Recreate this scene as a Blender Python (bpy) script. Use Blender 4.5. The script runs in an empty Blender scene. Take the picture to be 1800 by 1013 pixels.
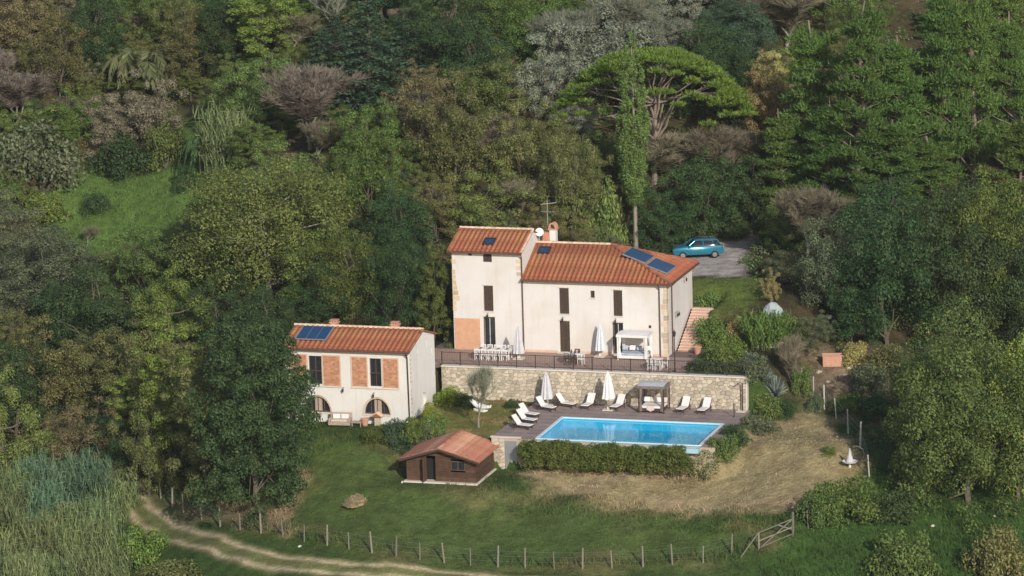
import bpy, math, random
import numpy as np
from mathutils import Vector, Matrix
sc = bpy.context.scene
COL = sc.collection
rad = math.radians
# ------------------------------------------------------------------ camera (telephoto, from the facing hill)
CP = np.array((90.65, -297.06, 68.41)); YAW, PIT, ROL, FPX = rad(17.12), rad(11.51), rad(-1.65), 7087.8
FW = np.array((-math.sin(YAW)*math.cos(PIT), math.cos(YAW)*math.cos(PIT), -math.sin(PIT)))
_r = np.array((math.cos(YAW), math.sin(YAW), 0)); _u = np.cross(_r, FW)
RR = math.cos(ROL)*_r+math.sin(ROL)*_u; UU = -math.sin(ROL)*_r+math.cos(ROL)*_u
cam = bpy.data.cameras.new('camera'); co = bpy.data.objects.new('camera', cam); COL.objects.link(co)
cam.sensor_width = 36; cam.lens = FPX/1800*36; cam.clip_start = 1; cam.clip_end = 5000
co.matrix_world = Matrix(((RR[0], UU[0], -FW[0], CP[0]), (RR[1], UU[1], -FW[1], CP[1]), (RR[2], UU[2], -FW[2], CP[2]), (0, 0, 0, 1)))
sc.camera = co
# ------------------------------------------------------------------ sky, sun, exposure
SAZ, SEL = rad(35), rad(25)          # sun azimuth from the house front towards +x, elevation
w = bpy.data.worlds.new('World'); sc.world = w; w.use_nodes = True
nt = w.node_tree; nt.nodes.clear()
sky = nt.nodes.new('ShaderNodeTexSky'); sky.sky_type = 'NISHITA'; sky.sun_disc = False
sky.sun_elevation = SEL; sky.sun_rotation = math.pi-SAZ
bg = nt.nodes.new('ShaderNodeBackground'); bg.inputs[1].default_value = 0.115
ow = nt.nodes.new('ShaderNodeOutputWorld'); nt.links.new(sky.outputs[0], bg.inputs[0]); nt.links.new(bg.outputs[0], ow.inputs[0])
sl = bpy.data.lights.new('sun', 'SUN'); sl.energy = 3.7; sl.angle = rad(0.5); sl.color = (1, .945, .86)
so = bpy.data.objects.new('sun', sl); COL.objects.link(so)
sd = Vector((math.sin(SAZ)*math.cos(SEL), -math.cos(SAZ)*math.cos(SEL), math.sin(SEL)))
so.rotation_euler = sd.to_track_quat('Z', 'Y').to_euler(); so.location = sd*100
vs = sc.view_settings; vs.view_transform = 'Standard'; vs.look = 'None'; vs.exposure = 0; vs.gamma = 1; vs.use_curve_mapping = False
# ------------------------------------------------------------------ ground shape
CY, SY = math.cos(YAW), math.sin(YAW)
def ss(a, b, v): k = np.clip((v-a)/(b-a), 0, 1); return k*k*(3-2*k)
_T = np.array([-400, -200, -60, -50, -34.6, -21, -12, 0, 10, 25, 60, 100, 150, 260, 500, 900.])
_Z = np.array([-34, -26, -13.2, -11, -7.4, -4.7, -3.1, -.2, 2.6, 7, 19.5, 33, 47, 66, 78, 80.])
PADS = [  # x0,x1,y0,y1,z, blends left,right,front,back
    (-16.5, -4.6, -16.5, -6.3, -3.0, 3, .5, 5, 4),
    (-5.2, 2.5, -16.6, -5.7, -2.62, .4, .3, 2.2, .3),
    (2.5, 19.6, -17.3, -5.6, -2.85, .3, 1.6, .3, .3),
    (-3.6, 3.6, -23.2, -17.6, -5.02, 3, 3, 3, .3),
    (5.6, 19, -17.2, -10.2, -4.6, .3, .3, .2, .3),
    (-8.5, 14.6, -5.0, 9.5, -.16, 2.5, .5, .35, 3),
    (14.4, 19.3, -5.0, 1.5, .12, .1, 3, .35, 4),
    (13.6, 18.5, 6.5, 17, 2.55, .6, 5, 3, 3),
    (3, 15.5, 14, 33, 3.0, 6, 4, 4, 6)]
def zg(x, y):
    x = np.asarray(x, float); y = np.asarray(y, float)
    s = x*CY+y*SY; t = -x*SY+y*CY
    z = sum(np.interp(t+d, _T, _Z) for d in (-4, -2, 0, 2, 4))/5
    z = z-7*ss(-13, -36, s)*ss(-60, -25, t)-2.2*ss(20, 40, s)
    z = z+.9*ss(6, 20, s)*ss(-14, -20, t)*ss(-38, -28, t)
    z = z+.35*np.sin(s*.31+t*.13)*np.sin(t*.27-s*.11)+.12*np.sin(s*.9+1)*np.sin(t*.8)
    z = z+1.2*np.sin(s*.07+2)*np.sin(t*.06)*ss(15, 40, np.abs(t))
    for x0, x1, y0, y1, pz, bl, br, bf, bb in PADS:
        m = ss(x0-bl, x0, x)*ss(x1+br, x1, x)*ss(y0-bf, y0, y)*ss(y1+bb, y1, y)
        z = z*(1-m)+pz*m
    return z
def Z(x, y): return float(zg(x, y))
def ray(u, v): return FW+RR*(u-900)/FPX-UU*(v-506.5)/FPX
def hit(u, v):
    d = ray(u, v); k = np.arange(200, 560, .5); X = CP[0]+k*d[0]; Y = CP[1]+k*d[1]; H = CP[2]+k*d[2]-zg(X, Y)
    i = int(np.argmax(H < 0)) or len(k)-1
    f = H[i-1]/(H[i-1]-H[i]+1e-9); kk = k[i-1]+f*.5
    x, y = CP[0]+kk*d[0], CP[1]+kk*d[1]; return (float(x), float(y), Z(x, y))
def onz(u, v, z): d = ray(u, v); k = (z-CP[2])/d[2]; return (float(CP[0]+k*d[0]), float(CP[1]+k*d[1]), z)
def ony(u, v, y): d = ray(u, v); k = (y-CP[1])/d[1]; return (float(CP[0]+k*d[0]), y, float(CP[2]+k*d[2]))
def proj(x, y, z):
    d = np.stack([np.asarray(x)-CP[0], np.asarray(y)-CP[1], np.asarray(z)-CP[2]], -1); q = d@FW
    return 900+FPX*(d@RR)/q, 506.5-FPX*(d@UU)/q
# ------------------------------------------------------------------ materials
def nn(t, typ, **k):
    n = t.nodes.new(typ)
    for a, b in k.items(): setattr(n, a, b)
    return n
MATS = {}
def mat(name, c1, c2=None, hue=.012, scale=3, rough=.85, metal=0, bump=0, rnd=0, isl=0, spec=.3, c3=None, s3=.4, coord='Object', bscale=None, transl=0):
    m = bpy.data.materials.new(name); m.use_nodes = True; t = m.node_tree; t.nodes.clear(); L = t.links.new
    o = nn(t, 'ShaderNodeOutputMaterial'); b = nn(t, 'ShaderNodeBsdfPrincipled')
    b.inputs['Roughness'].default_value = rough; b.inputs['Metallic'].default_value = metal; b.inputs['Specular IOR Level'].default_value = spec
    tc = nn(t, 'ShaderNodeTexCoord'); col = None
    c2 = c2 or c1
    nz = nn(t, 'ShaderNodeTexNoise'); nz.inputs['Scale'].default_value = scale; nz.inputs['Detail'].default_value = 5; nz.inputs['Roughness'].default_value = .65
    L(tc.outputs[coord], nz.inputs[0])
    rp = nn(t, 'ShaderNodeMapRange'); rp.inputs[1].default_value = .32; rp.inputs[2].default_value = .68; L(nz.outputs[0], rp.inputs[0])
    mx = nn(t, 'ShaderNodeMix', data_type='RGBA'); mx.inputs[6].default_value = (*c1, 1); mx.inputs[7].default_value = (*c2, 1); L(rp.outputs[0], mx.inputs[0]); col = mx.outputs[2]
    if c3:
        n3 = nn(t, 'ShaderNodeTexNoise'); n3.inputs['Scale'].default_value = s3; n3.inputs['Detail'].default_value = 4; L(tc.outputs[coord], n3.inputs[0])
        r3 = nn(t, 'ShaderNodeMapRange'); r3.inputs[1].default_value = .5; r3.inputs[2].default_value = .66; L(n3.outputs[0], r3.inputs[0])
        m3 = nn(t, 'ShaderNodeMix', data_type='RGBA'); L(r3.outputs[0], m3.inputs[0]); L(col, m3.inputs[6]); m3.inputs[7].default_value = (*c3, 1); col = m3.outputs[2]
    def vary(out, amt, col, hue=.02):
        h = nn(t, 'ShaderNodeHueSaturation'); L(col, h.inputs['Color'])
        a = nn(t, 'ShaderNodeMapRange'); a.inputs[3].default_value = 1-amt; a.inputs[4].default_value = 1+amt; L(out, a.inputs[0]); L(a.outputs[0], h.inputs['Value'])
        mu = nn(t, 'ShaderNodeMath', operation='MULTIPLY'); mu.inputs[1].default_value = 7.31; L(out, mu.inputs[0])
        fr = nn(t, 'ShaderNodeMath', operation='FRACT'); L(mu.outputs[0], fr.inputs[0])
        g = nn(t, 'ShaderNodeMapRange'); g.inputs[3].default_value = .5-hue; g.inputs[4].default_value = .5+hue; L(fr.outputs[0], g.inputs[0]); L(g.outputs[0], h.inputs['Hue'])
        return h.outputs[0]
    if rnd: oi = nn(t, 'ShaderNodeObjectInfo'); col = vary(oi.outputs['Random'], rnd, col, hue)
    if isl: ge = nn(t, 'ShaderNodeNewGeometry'); col = vary(ge.outputs['Random Per Island'], isl, col, hue)
    L(col, b.inputs['Base Color']); sh = b.outputs[0]
    if bump:
        nb = nn(t, 'ShaderNodeTexNoise'); nb.inputs['Scale'].default_value = bscale or scale*3; nb.inputs['Detail'].default_value = 4; L(tc.outputs[coord], nb.inputs[0])
        bp = nn(t, 'ShaderNodeBump'); bp.inputs['Strength'].default_value = bump; bp.inputs['Distance'].default_value = .05; L(nb.outputs[0], bp.inputs['Height']); L(bp.outputs[0], b.inputs['Normal'])
    if transl:
        tr = nn(t, 'ShaderNodeBsdfTranslucent'); L(col, tr.inputs[0]); ms = nn(t, 'ShaderNodeMixShader'); ms.inputs[0].default_value = transl
        L(sh, ms.inputs[1]); L(tr.outputs[0], ms.inputs[2]); sh = ms.outputs[0]
    L(sh, o.inputs[0]); MATS[name] = m; return m
def leafm(name, c1, c2, rnd=.22, isl=.45, scale=.6, transl=.22): return mat(name, c1, c2, scale=scale, rough=.62, spec=.25, rnd=rnd, isl=isl, transl=transl, hue=.022)
mat('plaster', (.675, .64, .605), (.725, .69, .655), scale=.5, rough=.9, bump=.15, bscale=9, c3=(.655, .60, .54), s3=.33)
mat('plaster_white', (.70, .675, .64), (.75, .725, .69), scale=.7, rough=.9, bump=.15, bscale=9, c3=(.66, .62, .575), s3=.35)
mat('plinth', (.62, .42, .30), (.70, .52, .40), scale=2)
mat('tile', (.27, .095, .048), (.34, .125, .064), scale=1.3, rough=.85, rnd=.07, isl=.3, hue=.008, c3=(.24, .12, .065), s3=.55)
mat('tile_pan', (.27, .095, .048), (.32, .125, .064), scale=5)
mat('tile_ridge', (.62, .40, .26), (.72, .55, .42), scale=4, isl=.15)
mat('tile_old', (.34, .14, .09), (.41, .19, .125), scale=1.2, rough=.9, rnd=.08, isl=.26, hue=.008, c3=(.50, .30, .24), s3=.7)
mat('brick', (.50, .22, .12), (.60, .30, .18), scale=2, rough=.9, isl=.2, bump=.2)
mat('brick_infill', (.60, .33, .20), (.66, .40, .26), scale=2.5, rough=.9, bump=.25)
mat('stone', (.45, .385, .29), (.56, .495, .395), scale=4, rough=.95, rnd=.26, bump=.5, bscale=14)
mat('stone_isl', (.45, .385, .29), (.56, .495, .395), scale=4, rough=.95, isl=.26, bump=.5, bscale=14)
mat('mortar', (.42, .34, .25), (.50, .42, .32), scale=6, rough=.95)
mat('quoin', (.50, .38, .25), (.62, .52, .38), scale=3, rnd=.2, bump=.3)
mat('coping', (.62, .56, .48), (.70, .64, .56), scale=3)
mat('shutter', (.060, .040, .030), (.085, .058, .043), scale=6, rough=.6)
mat('wood_frame', (.10, .06, .04), (.14, .09, .06), scale=6, rough=.6)
mat('indoor_shade', (.02, .018, .016))  # near-black colour standing in for the shade indoors
mat('wood_wall', (.072, .040, .024), (.112, .064, .039), scale=2.5, rough=.75, rnd=.2)
mat('wood_grey', (.17, .15, .118), (.245, .215, .17), scale=5, rough=.9, rnd=.25)
mat('wood_dark', (.055, .035, .027), (.08, .05, .04), scale=6, rough=.6)
mat('iron', (.035, .03, .03), (.05, .042, .04), scale=8, rough=.6)
mat('copper', (.11, .06, .042), (.15, .085, .06), scale=5, rough=.5)
mat('white_fabric', (.74, .70, .68), (.80, .77, .74), scale=3, rough=.9)
mat('grey_fabric', (.50, .49, .52), (.60, .59, .61), scale=3, rough=.9)
mat('blue_white', (.56, .61, .66), (.68, .71, .73), scale=3, rough=.9)
mat('blue_fabric', (.30, .38, .48), (.5, .52, .56), scale=2, rough=.9)
mat('white_paint', (.76, .74, .72), (.8, .78, .76), scale=3, rough=.5)
mat('beige_fabric', (.58, .49, .42), (.66, .58, .50), scale=3, rough=.95)
mat('drape', (.16, .125, .105), (.24, .19, .165), scale=5)
mat('wicker', (.38, .29, .23), (.47, .37, .30), scale=9, rough=.9, bump=.4)
mat('terrace_paving', (.36, .24, .195), (.42, .30, .25), scale=1.5, rough=.9, c3=(.33, .22, .17), s3=.5)
mat('deck_paving', (.29, .22, .20), (.34, .265, .24), scale=2, rough=.85, c3=(.22, .17, .155), s3=.5, rnd=.12)
mat('joint', (.16, .12, .11), (.19, .15, .135), scale=3)
mat('pool_tile', (.014, .46, .69), (.022, .51, .74), scale=3, rough=.5)
mat('trough', (.34, .58, .64), (.40, .62, .68), scale=3, rough=.6)
mat('pool_coping', (.62, .72, .76), (.68, .77, .8), scale=3, rough=.6)
mat('terracotta', (.52, .26, .17), (.60, .34, .24), scale=4, rough=.9)
mat('panel', (.014, .055, .13), (.018, .065, .155), scale=1, rough=.2, spec=.6)
mat('panel_frame', (.45, .47, .5), rough=.4, metal=.6)
mat('glass', (.02, .025, .03), (.03, .035, .04), scale=2, rough=.06, spec=.6)
mat('car_paint', (.03, .22, .33), (.035, .25, .36), rough=.22, spec=.7, metal=.35)
mat('rubber', (.02, .02, .02)); mat('chrome', (.6, .62, .65), rough=.2, metal=.9)
mat('tarp', (.30, .35, .355), (.40, .45, .45), scale=4, rough=.7)
mat('bark', (.10, .085, .062), (.16, .135, .10), scale=5, rough=.95, rnd=.25)
mat('bark_pale', (.25, .22, .175), (.34, .30, .245), scale=5, rough=.95, rnd=.2)
mat('bark_pine', (.17, .13, .105), (.25, .20, .165), scale=4, rough=.95, rnd=.2)
mat('straw', (.42, .32, .18), (.52, .42, .26), scale=6, isl=.25)
leafm('dark', (0.042, 0.078, 0.026), (0.072, 0.121, 0.040)); leafm('green', (0.096, 0.151, 0.031), (0.163, 0.208, 0.048))
leafm('olive', (0.120, 0.176, 0.044), (0.186, 0.240, 0.064)); leafm('rustolive', (0.141, 0.151, 0.048), (0.208, 0.203, 0.069))
leafm('rust', (0.176, 0.151, 0.069), (0.239, 0.200, 0.092)); leafm('yellow', (.36, .30, .11), (.47, .39, .16))
leafm('bright', (0.128, 0.196, 0.037), (0.188, 0.263, 0.053)); leafm('pine', (0.080, 0.144, 0.031), (0.134, 0.213, 0.045), isl=.35)
leafm('pine_bright', (0.155, 0.231, 0.035), (0.230, 0.300, 0.050), isl=.35)
leafm('bluegreen', (0.050, 0.098, 0.051), (0.082, 0.138, 0.073)); leafm('greygreen', (0.118, 0.146, 0.073), (0.180, 0.206, 0.108))
leafm('silver', (0.188, 0.204, 0.142), (0.268, 0.286, 0.204), isl=.35, transl=.1); leafm('twigs', (0.168, 0.150, 0.094), (0.240, 0.214, 0.138), isl=.35, transl=0)
leafm('twigs_purple', (.165, .142, .108), (.225, .19, .15), isl=.3, transl=0)
leafm('cane', (.160, .215, .085), (.25, .295, .13), isl=.4, scale=.3); leafm('cane_blue', (.095, .175, .095), (.155, .235, .135), isl=.35, scale=.3)
leafm('frond', (0.132, 0.158, 0.066), (0.211, 0.224, 0.099)); leafm('poplar', (0.102, 0.174, 0.044), (0.150, 0.222, 0.062), isl=.3)
leafm('grassblade', (0.112, 0.132, 0.040), (0.198, 0.178, 0.066), isl=.4, scale=.25); leafm('agave', (0.172, 0.211, 0.185), (0.238, 0.277, 0.238))
leafm('flower', (0.290, 0.290, 0.040), (0.185, 0.264, 0.040)); leafm('variegated', (0.132, 0.172, 0.053), (0.449, 0.422, 0.238), scale=5, isl=.5)
for nm, c in (('plaster', (.52, .455, .385)), ('plaster_white', (.50, .455, .405))):     # rain streaks and weathered patches
    t = MATS[nm].node_tree; b = next(n for n in t.nodes if n.type == 'BSDF_PRINCIPLED'); src = b.inputs['Base Color'].links[0].from_socket; tc = next(n for n in t.nodes if n.type == 'TEX_COORD')
    mp = nn(t, 'ShaderNodeMapping'); mp.inputs['Scale'].default_value = (2.6, 2.6, .22); t.links.new(tc.outputs['Object'], mp.inputs[0]); nz = nn(t, 'ShaderNodeTexNoise'); nz.inputs['Scale'].default_value = 1; nz.inputs['Detail'].default_value = 5; nz.inputs['Roughness'].default_value = .7; t.links.new(mp.outputs[0], nz.inputs[0])
    mr = nn(t, 'ShaderNodeMapRange'); mr.inputs[1].default_value = .5; mr.inputs[2].default_value = .8; mr.inputs[4].default_value = .36; t.links.new(nz.outputs[0], mr.inputs[0]); mx = nn(t, 'ShaderNodeMix', data_type='RGBA'); t.links.new(mr.outputs[0], mx.inputs[0]); t.links.new(src, mx.inputs[6]); mx.inputs[7].default_value = (*c, 1); t.links.new(mx.outputs[2], b.inputs['Base Color'])
# water: clear tinted sheet with a mirror-like surface
m = bpy.data.materials.new('water'); m.use_nodes = True; t = m.node_tree; t.nodes.clear()
o = nn(t, 'ShaderNodeOutputMaterial'); ms = nn(t, 'ShaderNodeMixShader'); tr = nn(t, 'ShaderNodeBsdfTransparent'); gl = nn(t, 'ShaderNodeBsdfGlossy')
tr.inputs[0].default_value = (.55, .93, .97, 1); gl.inputs[1].default_value = .02
lw = nn(t, 'ShaderNodeLayerWeight'); pw = nn(t, 'ShaderNodeMath', operation='POWER'); pw.inputs[1].default_value = 5; t.links.new(lw.outputs['Facing'], pw.inputs[0]); fr = nn(t, 'ShaderNodeMapRange'); fr.inputs[3].default_value = .02; fr.inputs[4].default_value = .9; t.links.new(pw.outputs[0], fr.inputs[0])
nz = nn(t, 'ShaderNodeTexNoise'); nz.inputs['Scale'].default_value = 2.2; nz.inputs['Detail'].default_value = 3; tc = nn(t, 'ShaderNodeTexCoord'); t.links.new(tc.outputs['Object'], nz.inputs[0])
bp = nn(t, 'ShaderNodeBump'); bp.inputs['Strength'].default_value = .10; bp.inputs['Distance'].default_value = .04
t.links.new(nz.outputs[0], bp.inputs['Height']); t.links.new(bp.outputs[0], gl.inputs['Normal'])
t.links.new(fr.outputs[0], ms.inputs[0]); t.links.new(tr.outputs[0], ms.inputs[1]); t.links.new(gl.outputs[0], ms.inputs[2]); t.links.new(ms.outputs[0], o.inputs[0]); MATS['water'] = m
# ------------------------------------------------------------------ mesh helpers
def ordn(k): return {1: 'first', 2: 'second', 3: 'third'}.get(k, f'{k}th')
KIDS = {}
def link(name, me, parent=None, m=None):
    o = bpy.data.objects.new(name, me); COL.objects.link(o)
    if parent: o.parent = parent; KIDS.setdefault(parent.name, []).append(o)
    if m: me.materials.append(MATS[m])
    return o
def tag(o, label, cat, group=None):
    o['label'] = label; o['category'] = cat
    if group: o['group'] = group
    return o
def struct(o): o['kind'] = 'structure'; return o
def stuff(o): o['kind'] = 'stuff'; return o
def thing(name, label, cat, loc=(0, 0, 0), rz=0, group=None):
    o = bpy.data.objects.new(name, None); COL.objects.link(o); o.empty_display_size = .2
    o.location = loc; o.rotation_euler = (0, 0, rz); return tag(o, label, cat, group)
def dup(root, loc, rz=0, label=None, group=None, scale=None):
    r = root.copy(); COL.objects.link(r); r.location = loc; r.rotation_euler = (0, 0, rz)
    if label: r['label'] = label
    if group: r['group'] = group
    if scale: r.scale = scale
    def rec(a, b):
        for ch in KIDS.get(a.name, []):
            c = ch.copy(); COL.objects.link(c); c.parent = b; KIDS.setdefault(b.name, []).append(c); rec(ch, c)
    rec(root, r); return r
class MB:
    def __init__(s): s.v = []; s.f = []
    def add(s, vs_, fs): b = len(s.v); s.v += [tuple(map(float, p)) for p in vs_]; s.f += [tuple(b+i for i in f) for f in fs]; return s
    def bx(s, x0, x1, y0, y1, z0, z1, M=None):
        p = [(x, y, z) for z in (z0, z1) for x, y in ((x0, y0), (x1, y0), (x1, y1), (x0, y1))]
        if M: p = [tuple(M@Vector(q)) for q in p]
        return s.add(p, [(3, 2, 1, 0), (4, 5, 6, 7), (0, 1, 5, 4), (1, 2, 6, 5), (2, 3, 7, 6), (3, 0, 4, 7)])
    def cyl(s, a, b, r0, r1=None, n=8, cap=True):
        r1 = r0 if r1 is None else r1; a = Vector(a); b = Vector(b); d = (b-a).normalized()
        x = d.orthogonal().normalized(); y = d.cross(x)
        p = [c+(x*math.cos(k*2*math.pi/n)+y*math.sin(k*2*math.pi/n))*r for c, r in ((a, r0), (b, r1)) for k in range(n)]
        f = [(k, (k+1) % n, n+(k+1) % n, n+k) for k in range(n)]
        if cap: f += [tuple(range(n-1, -1, -1)), tuple(range(n, 2*n))]
        return s.add(p, f)
    def tube(s, pts, r, n=6):
        for i in range(len(pts)-1): s.cyl(pts[i], pts[i+1], r if np.isscalar(r) else r[i], r if np.isscalar(r) else r[i+1], n)
        return s
    def lathe(s, prof, c=(0, 0, 0), n=14, fold=None):
        p = []
        for r, z in prof:
            for k in range(n):
                a = k*2*math.pi/n; q = r*(1 if fold is None else 1+fold*(1 if k % 2 else -1))
                p.append((c[0]+q*math.cos(a), c[1]+q*math.sin(a), c[2]+z))
        f = [(i*n+k, i*n+(k+1) % n, (i+1)*n+(k+1) % n, (i+1)*n+k) for i in range(len(prof)-1) for k in range(n)]
        f += [tuple(range(n-1, -1, -1)), tuple(range((len(prof)-1)*n, len(prof)*n))]
        return s.add(p, f)
    def prism(s, poly, y0, y1, M=None):      # outline in x,z extruded along y
        n = len(poly); p = [(x, y0, z) for x, z in poly]+[(x, y1, z) for x, z in poly]
        if M: p = [tuple(M@Vector(q)) for q in p]
        return s.add(p, [tuple(range(n)), tuple(range(2*n-1, n-1, -1))]+[((k+1) % n, k, n+k, n+(k+1) % n) for k in range(n)])
    def quad(s, *q): return s.add(q, [tuple(range(len(q)))])
    def mesh(s, name='m', smooth=False):
        me = bpy.data.meshes.new(name); me.from_pydata(s.v, [], s.f); me.update()
        if smooth: me.polygons.foreach_set('use_smooth', [True]*len(me.polygons))
        return me
    def build(s, name, m, parent=None, smooth=False): return link(name, s.mesh(name, smooth), parent, m)
def soft(o, wd=.02, seg=2):
    b = o.modifiers.new('bevel', 'BEVEL'); b.width = wd; b.segments = seg; b.limit_method = 'ANGLE'; return o
def wall_open(mb, P, x0, x1, z0, z1, ops, dep):
    """front sheet with openings; P(x,d,z) maps to space, d is depth inward"""
    xs = sorted({x0, x1, *[o[0] for o in ops], *[o[1] for o in ops]}); zs = sorted({z0, z1, *[o[2] for o in ops], *[o[3] for o in ops]})
    for i in range(len(xs)-1):
        for j in range(len(zs)-1):
            cx, cz = (xs[i]+xs[i+1])/2, (zs[j]+zs[j+1])/2
            if any(o[0] < cx < o[1] and o[2] < cz < o[3] for o in ops): continue
            mb.quad(P(xs[i], 0, zs[j]), P(xs[i+1], 0, zs[j]), P(xs[i+1], 0, zs[j+1]), P(xs[i], 0, zs[j+1]))
    for a, b, c, d in ops:
        mb.quad(P(a, 0, c), P(a, dep, c), P(a, dep, d), P(a, 0, d)); mb.quad(P(b, 0, c), P(b, 0, d), P(b, dep, d), P(b, dep, c))
        mb.quad(P(a, 0, d), P(a, dep, d), P(b, dep, d), P(b, 0, d)); mb.quad(P(a, 0, c), P(b, 0, c), P(b, dep, c), P(a, dep, c))
        mb.quad(P(a, dep, c), P(b, dep, c), P(b, dep, d), P(a, dep, d))
_rows = {}
def tile_row_mesh(n, r, lt):
    key = (n, round(r, 3))
    if key in _rows: return _rows[key]
    mb = MB(); rg = random.Random(n)
    for i in range(n):
        y0 = i*lt-.02; y1 = (i+1)*lt+.03; l0 = .035+rg.uniform(-.006, .006); l1 = .0; dx = rg.uniform(-.008, .008); K = 5
        pts = []
        for (yy, rr, lz) in ((y0, r*1.06, l0), (y1, r*.86, l1)):
            for k in range(K): a = math.pi*k/(K-1); pts.append((dx-rr*math.cos(a), yy, lz+rr*math.sin(a)*.85))
        mb.add(pts, [(k, k+1, K+k+1, K+k) for k in range(K-1)]+[tuple(range(K-1, -1, -1))])
    me = mb.mesh('tile_row', True); _rows[key] = me; return me
def roof_face(par, O, U, V, width, span, sp=.38, r=.125, lt=.42, m='tile', skip=()):
    """rows of barrel tiles; O eave corner, U unit along the eave, V unit up the slope, span(u) gives (v0,v1)"""
    O, U, V = Vector(O), Vector(U).normalized(), Vector(V).normalized(); N = U.cross(V).normalized()
    k = int(width/sp); off = (width-(k-1)*sp)/2
    for i in range(k):
        u = off+i*sp; v0, v1 = span(u); segs = [(v0, v1)]
        for (a, b, c, d) in skip:
            if a < u < b:
                segs = [q for (p0, p1) in segs for q in ((p0, min(p1, c)), (max(p0, d), p1)) if q[1]-q[0] > .3]
        for (a, b) in segs:
            n = max(1, int(round((b-a)/lt))); me = tile_row_mesh(n, r, lt)
            if not me.materials: me.materials.append(MATS[m])
            o = bpy.data.objects.new('tile_row', me); COL.objects.link(o); o.parent = par
            o.material_slots[0].link = 'OBJECT'; o.material_slots[0].material = MATS[m]
            p = O+U*u+V*a+N*.012; s_ = (b-a)/(n*lt)
            o.matrix_local = Matrix(((U.x, V.x*s_, N.x, p.x), (U.y, V.y*s_, N.y, p.y), (U.z, V.z*s_, N.z, p.z), (0, 0, 0, 1)))
def ridge(par, a, b, r=.15, m='tile_ridge', name='ridge_cap'):
    a, b = Vector(a), Vector(b); n = max(2, int((b-a).length/.42)); mb = MB(); d = (b-a)/n; x = d.cross(Vector((0, 0, 1))).normalized(); z = x.cross(d).normalized()
    for i in range(n):
        p0 = a+d*i; p1 = a+d*(i+1.06); K = 6; q = []
        for p, rr in ((p0, r*1.1), (p1, r*.9)):
            for k in range(K): an = math.pi*k/(K-1); q.append(p+x*rr*math.cos(an)+z*rr*math.sin(an)*.9)
        mb.add(q, [(k, k+1, K+k+1, K+k) for k in range(K-1)]+[tuple(range(K))])
    return mb.build(name, m, par)
# ------------------------------------------------------------------ the ground sheet
def poly(*px): return np.array([hit(u, v)[:2] for u, v in px])
def pdist(P, X, Y):       # signed distance to polygon, negative inside
    ins = np.zeros(X.shape, bool); d = np.full(X.shape, 1e9); n = len(P)
    for i in range(n):
        a, b = P[i], P[(i+1) % n]; e = b-a; L2 = (e@e)+1e-9
        k = np.clip(((X-a[0])*e[0]+(Y-a[1])*e[1])/L2, 0, 1); d = np.minimum(d, np.hypot(X-a[0]-k*e[0], Y-a[1]-k*e[1]))
        c = (a[1] > Y) != (b[1] > Y); ins ^= c & (X < (b[0]-a[0])*(Y-a[1])/(b[1]-a[1]+1e-12)+a[0])
    return np.where(ins, -d, d)
def ldist(P, X, Y):
    d = np.full(X.shape, 1e9)
    for i in range(len(P)-1):
        a, b = P[i], P[i+1]; e = b-a; k = np.clip(((X-a[0])*e[0]+(Y-a[1])*e[1])/(e@e+1e-9), 0, 1); d = np.minimum(d, np.hypot(X-a[0]-k*e[0], Y-a[1]-k*e[1]))
    return d
MEADOW = poly((70, 345), (150, 292), (240, 300), (300, 285), (395, 290), (395, 330), (330, 380), (250, 440), (150, 450), (100, 410))
MEADOW2 = poly((262, 192), (320, 200), (400, 255), (420, 285), (350, 280), (290, 240))
MOUND = poly((895, 835), (1000, 818), (1205, 812), (1270, 780), (1330, 745), (1430, 722), (1480, 765), (1520, 815), (1500, 845), (1430, 880), (1330, 905), (1200, 900), (1050, 880))
LAWN = poly((530, 790), (600, 768), (700, 775), (860, 860), (1050, 890), (1300, 915), (1390, 935), (1300, 990), (1100, 1005), (850, 1003), (700, 985), (560, 955), (480, 935), (500, 880))
TRACK = poly((228, 850), (238, 885), (270, 915), (330, 945), (420, 972), (520, 992), (640, 1003), (800, 1016), (1000, 1028), (1200, 1030))
YARD = np.array([(-5, -6), (2.6, -6), (2.6, -17), (-5, -17)])
GRAVEL = poly((1205, 487), (1308, 486), (1312, 445), (1335, 405), (1250, 425), (1180, 440), (1190, 470))
GRASSR = poly((1214, 560), (1214, 490), (1335, 490), (1345, 520), (1300, 545), (1250, 560))
BROWN = poly((1400, 700), (1420, 600), (1520, 610), (1620, 640), (1600, 690), (1560, 740), (1500, 730))
LUSHR = poly((1400, 920), (1500, 860), (1600, 850), (1800, 900), (1850, 1060), (1350, 1060), (1330, 985))
BANK2 = poly((262, 868), (330, 884), (480, 895), (505, 935), (440, 930), (350, 915), (290, 892))
BANK = poly((470, 925), (500, 870), (525, 820), (545, 830), (520, 880), (500, 940))
def nz2(x, y, f, ph=0): return np.sin(x*f+ph+2.1*np.sin(y*f*.7+ph))*np.sin(y*f*1.13-ph+1.7*np.sin(x*f*.6))
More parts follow.
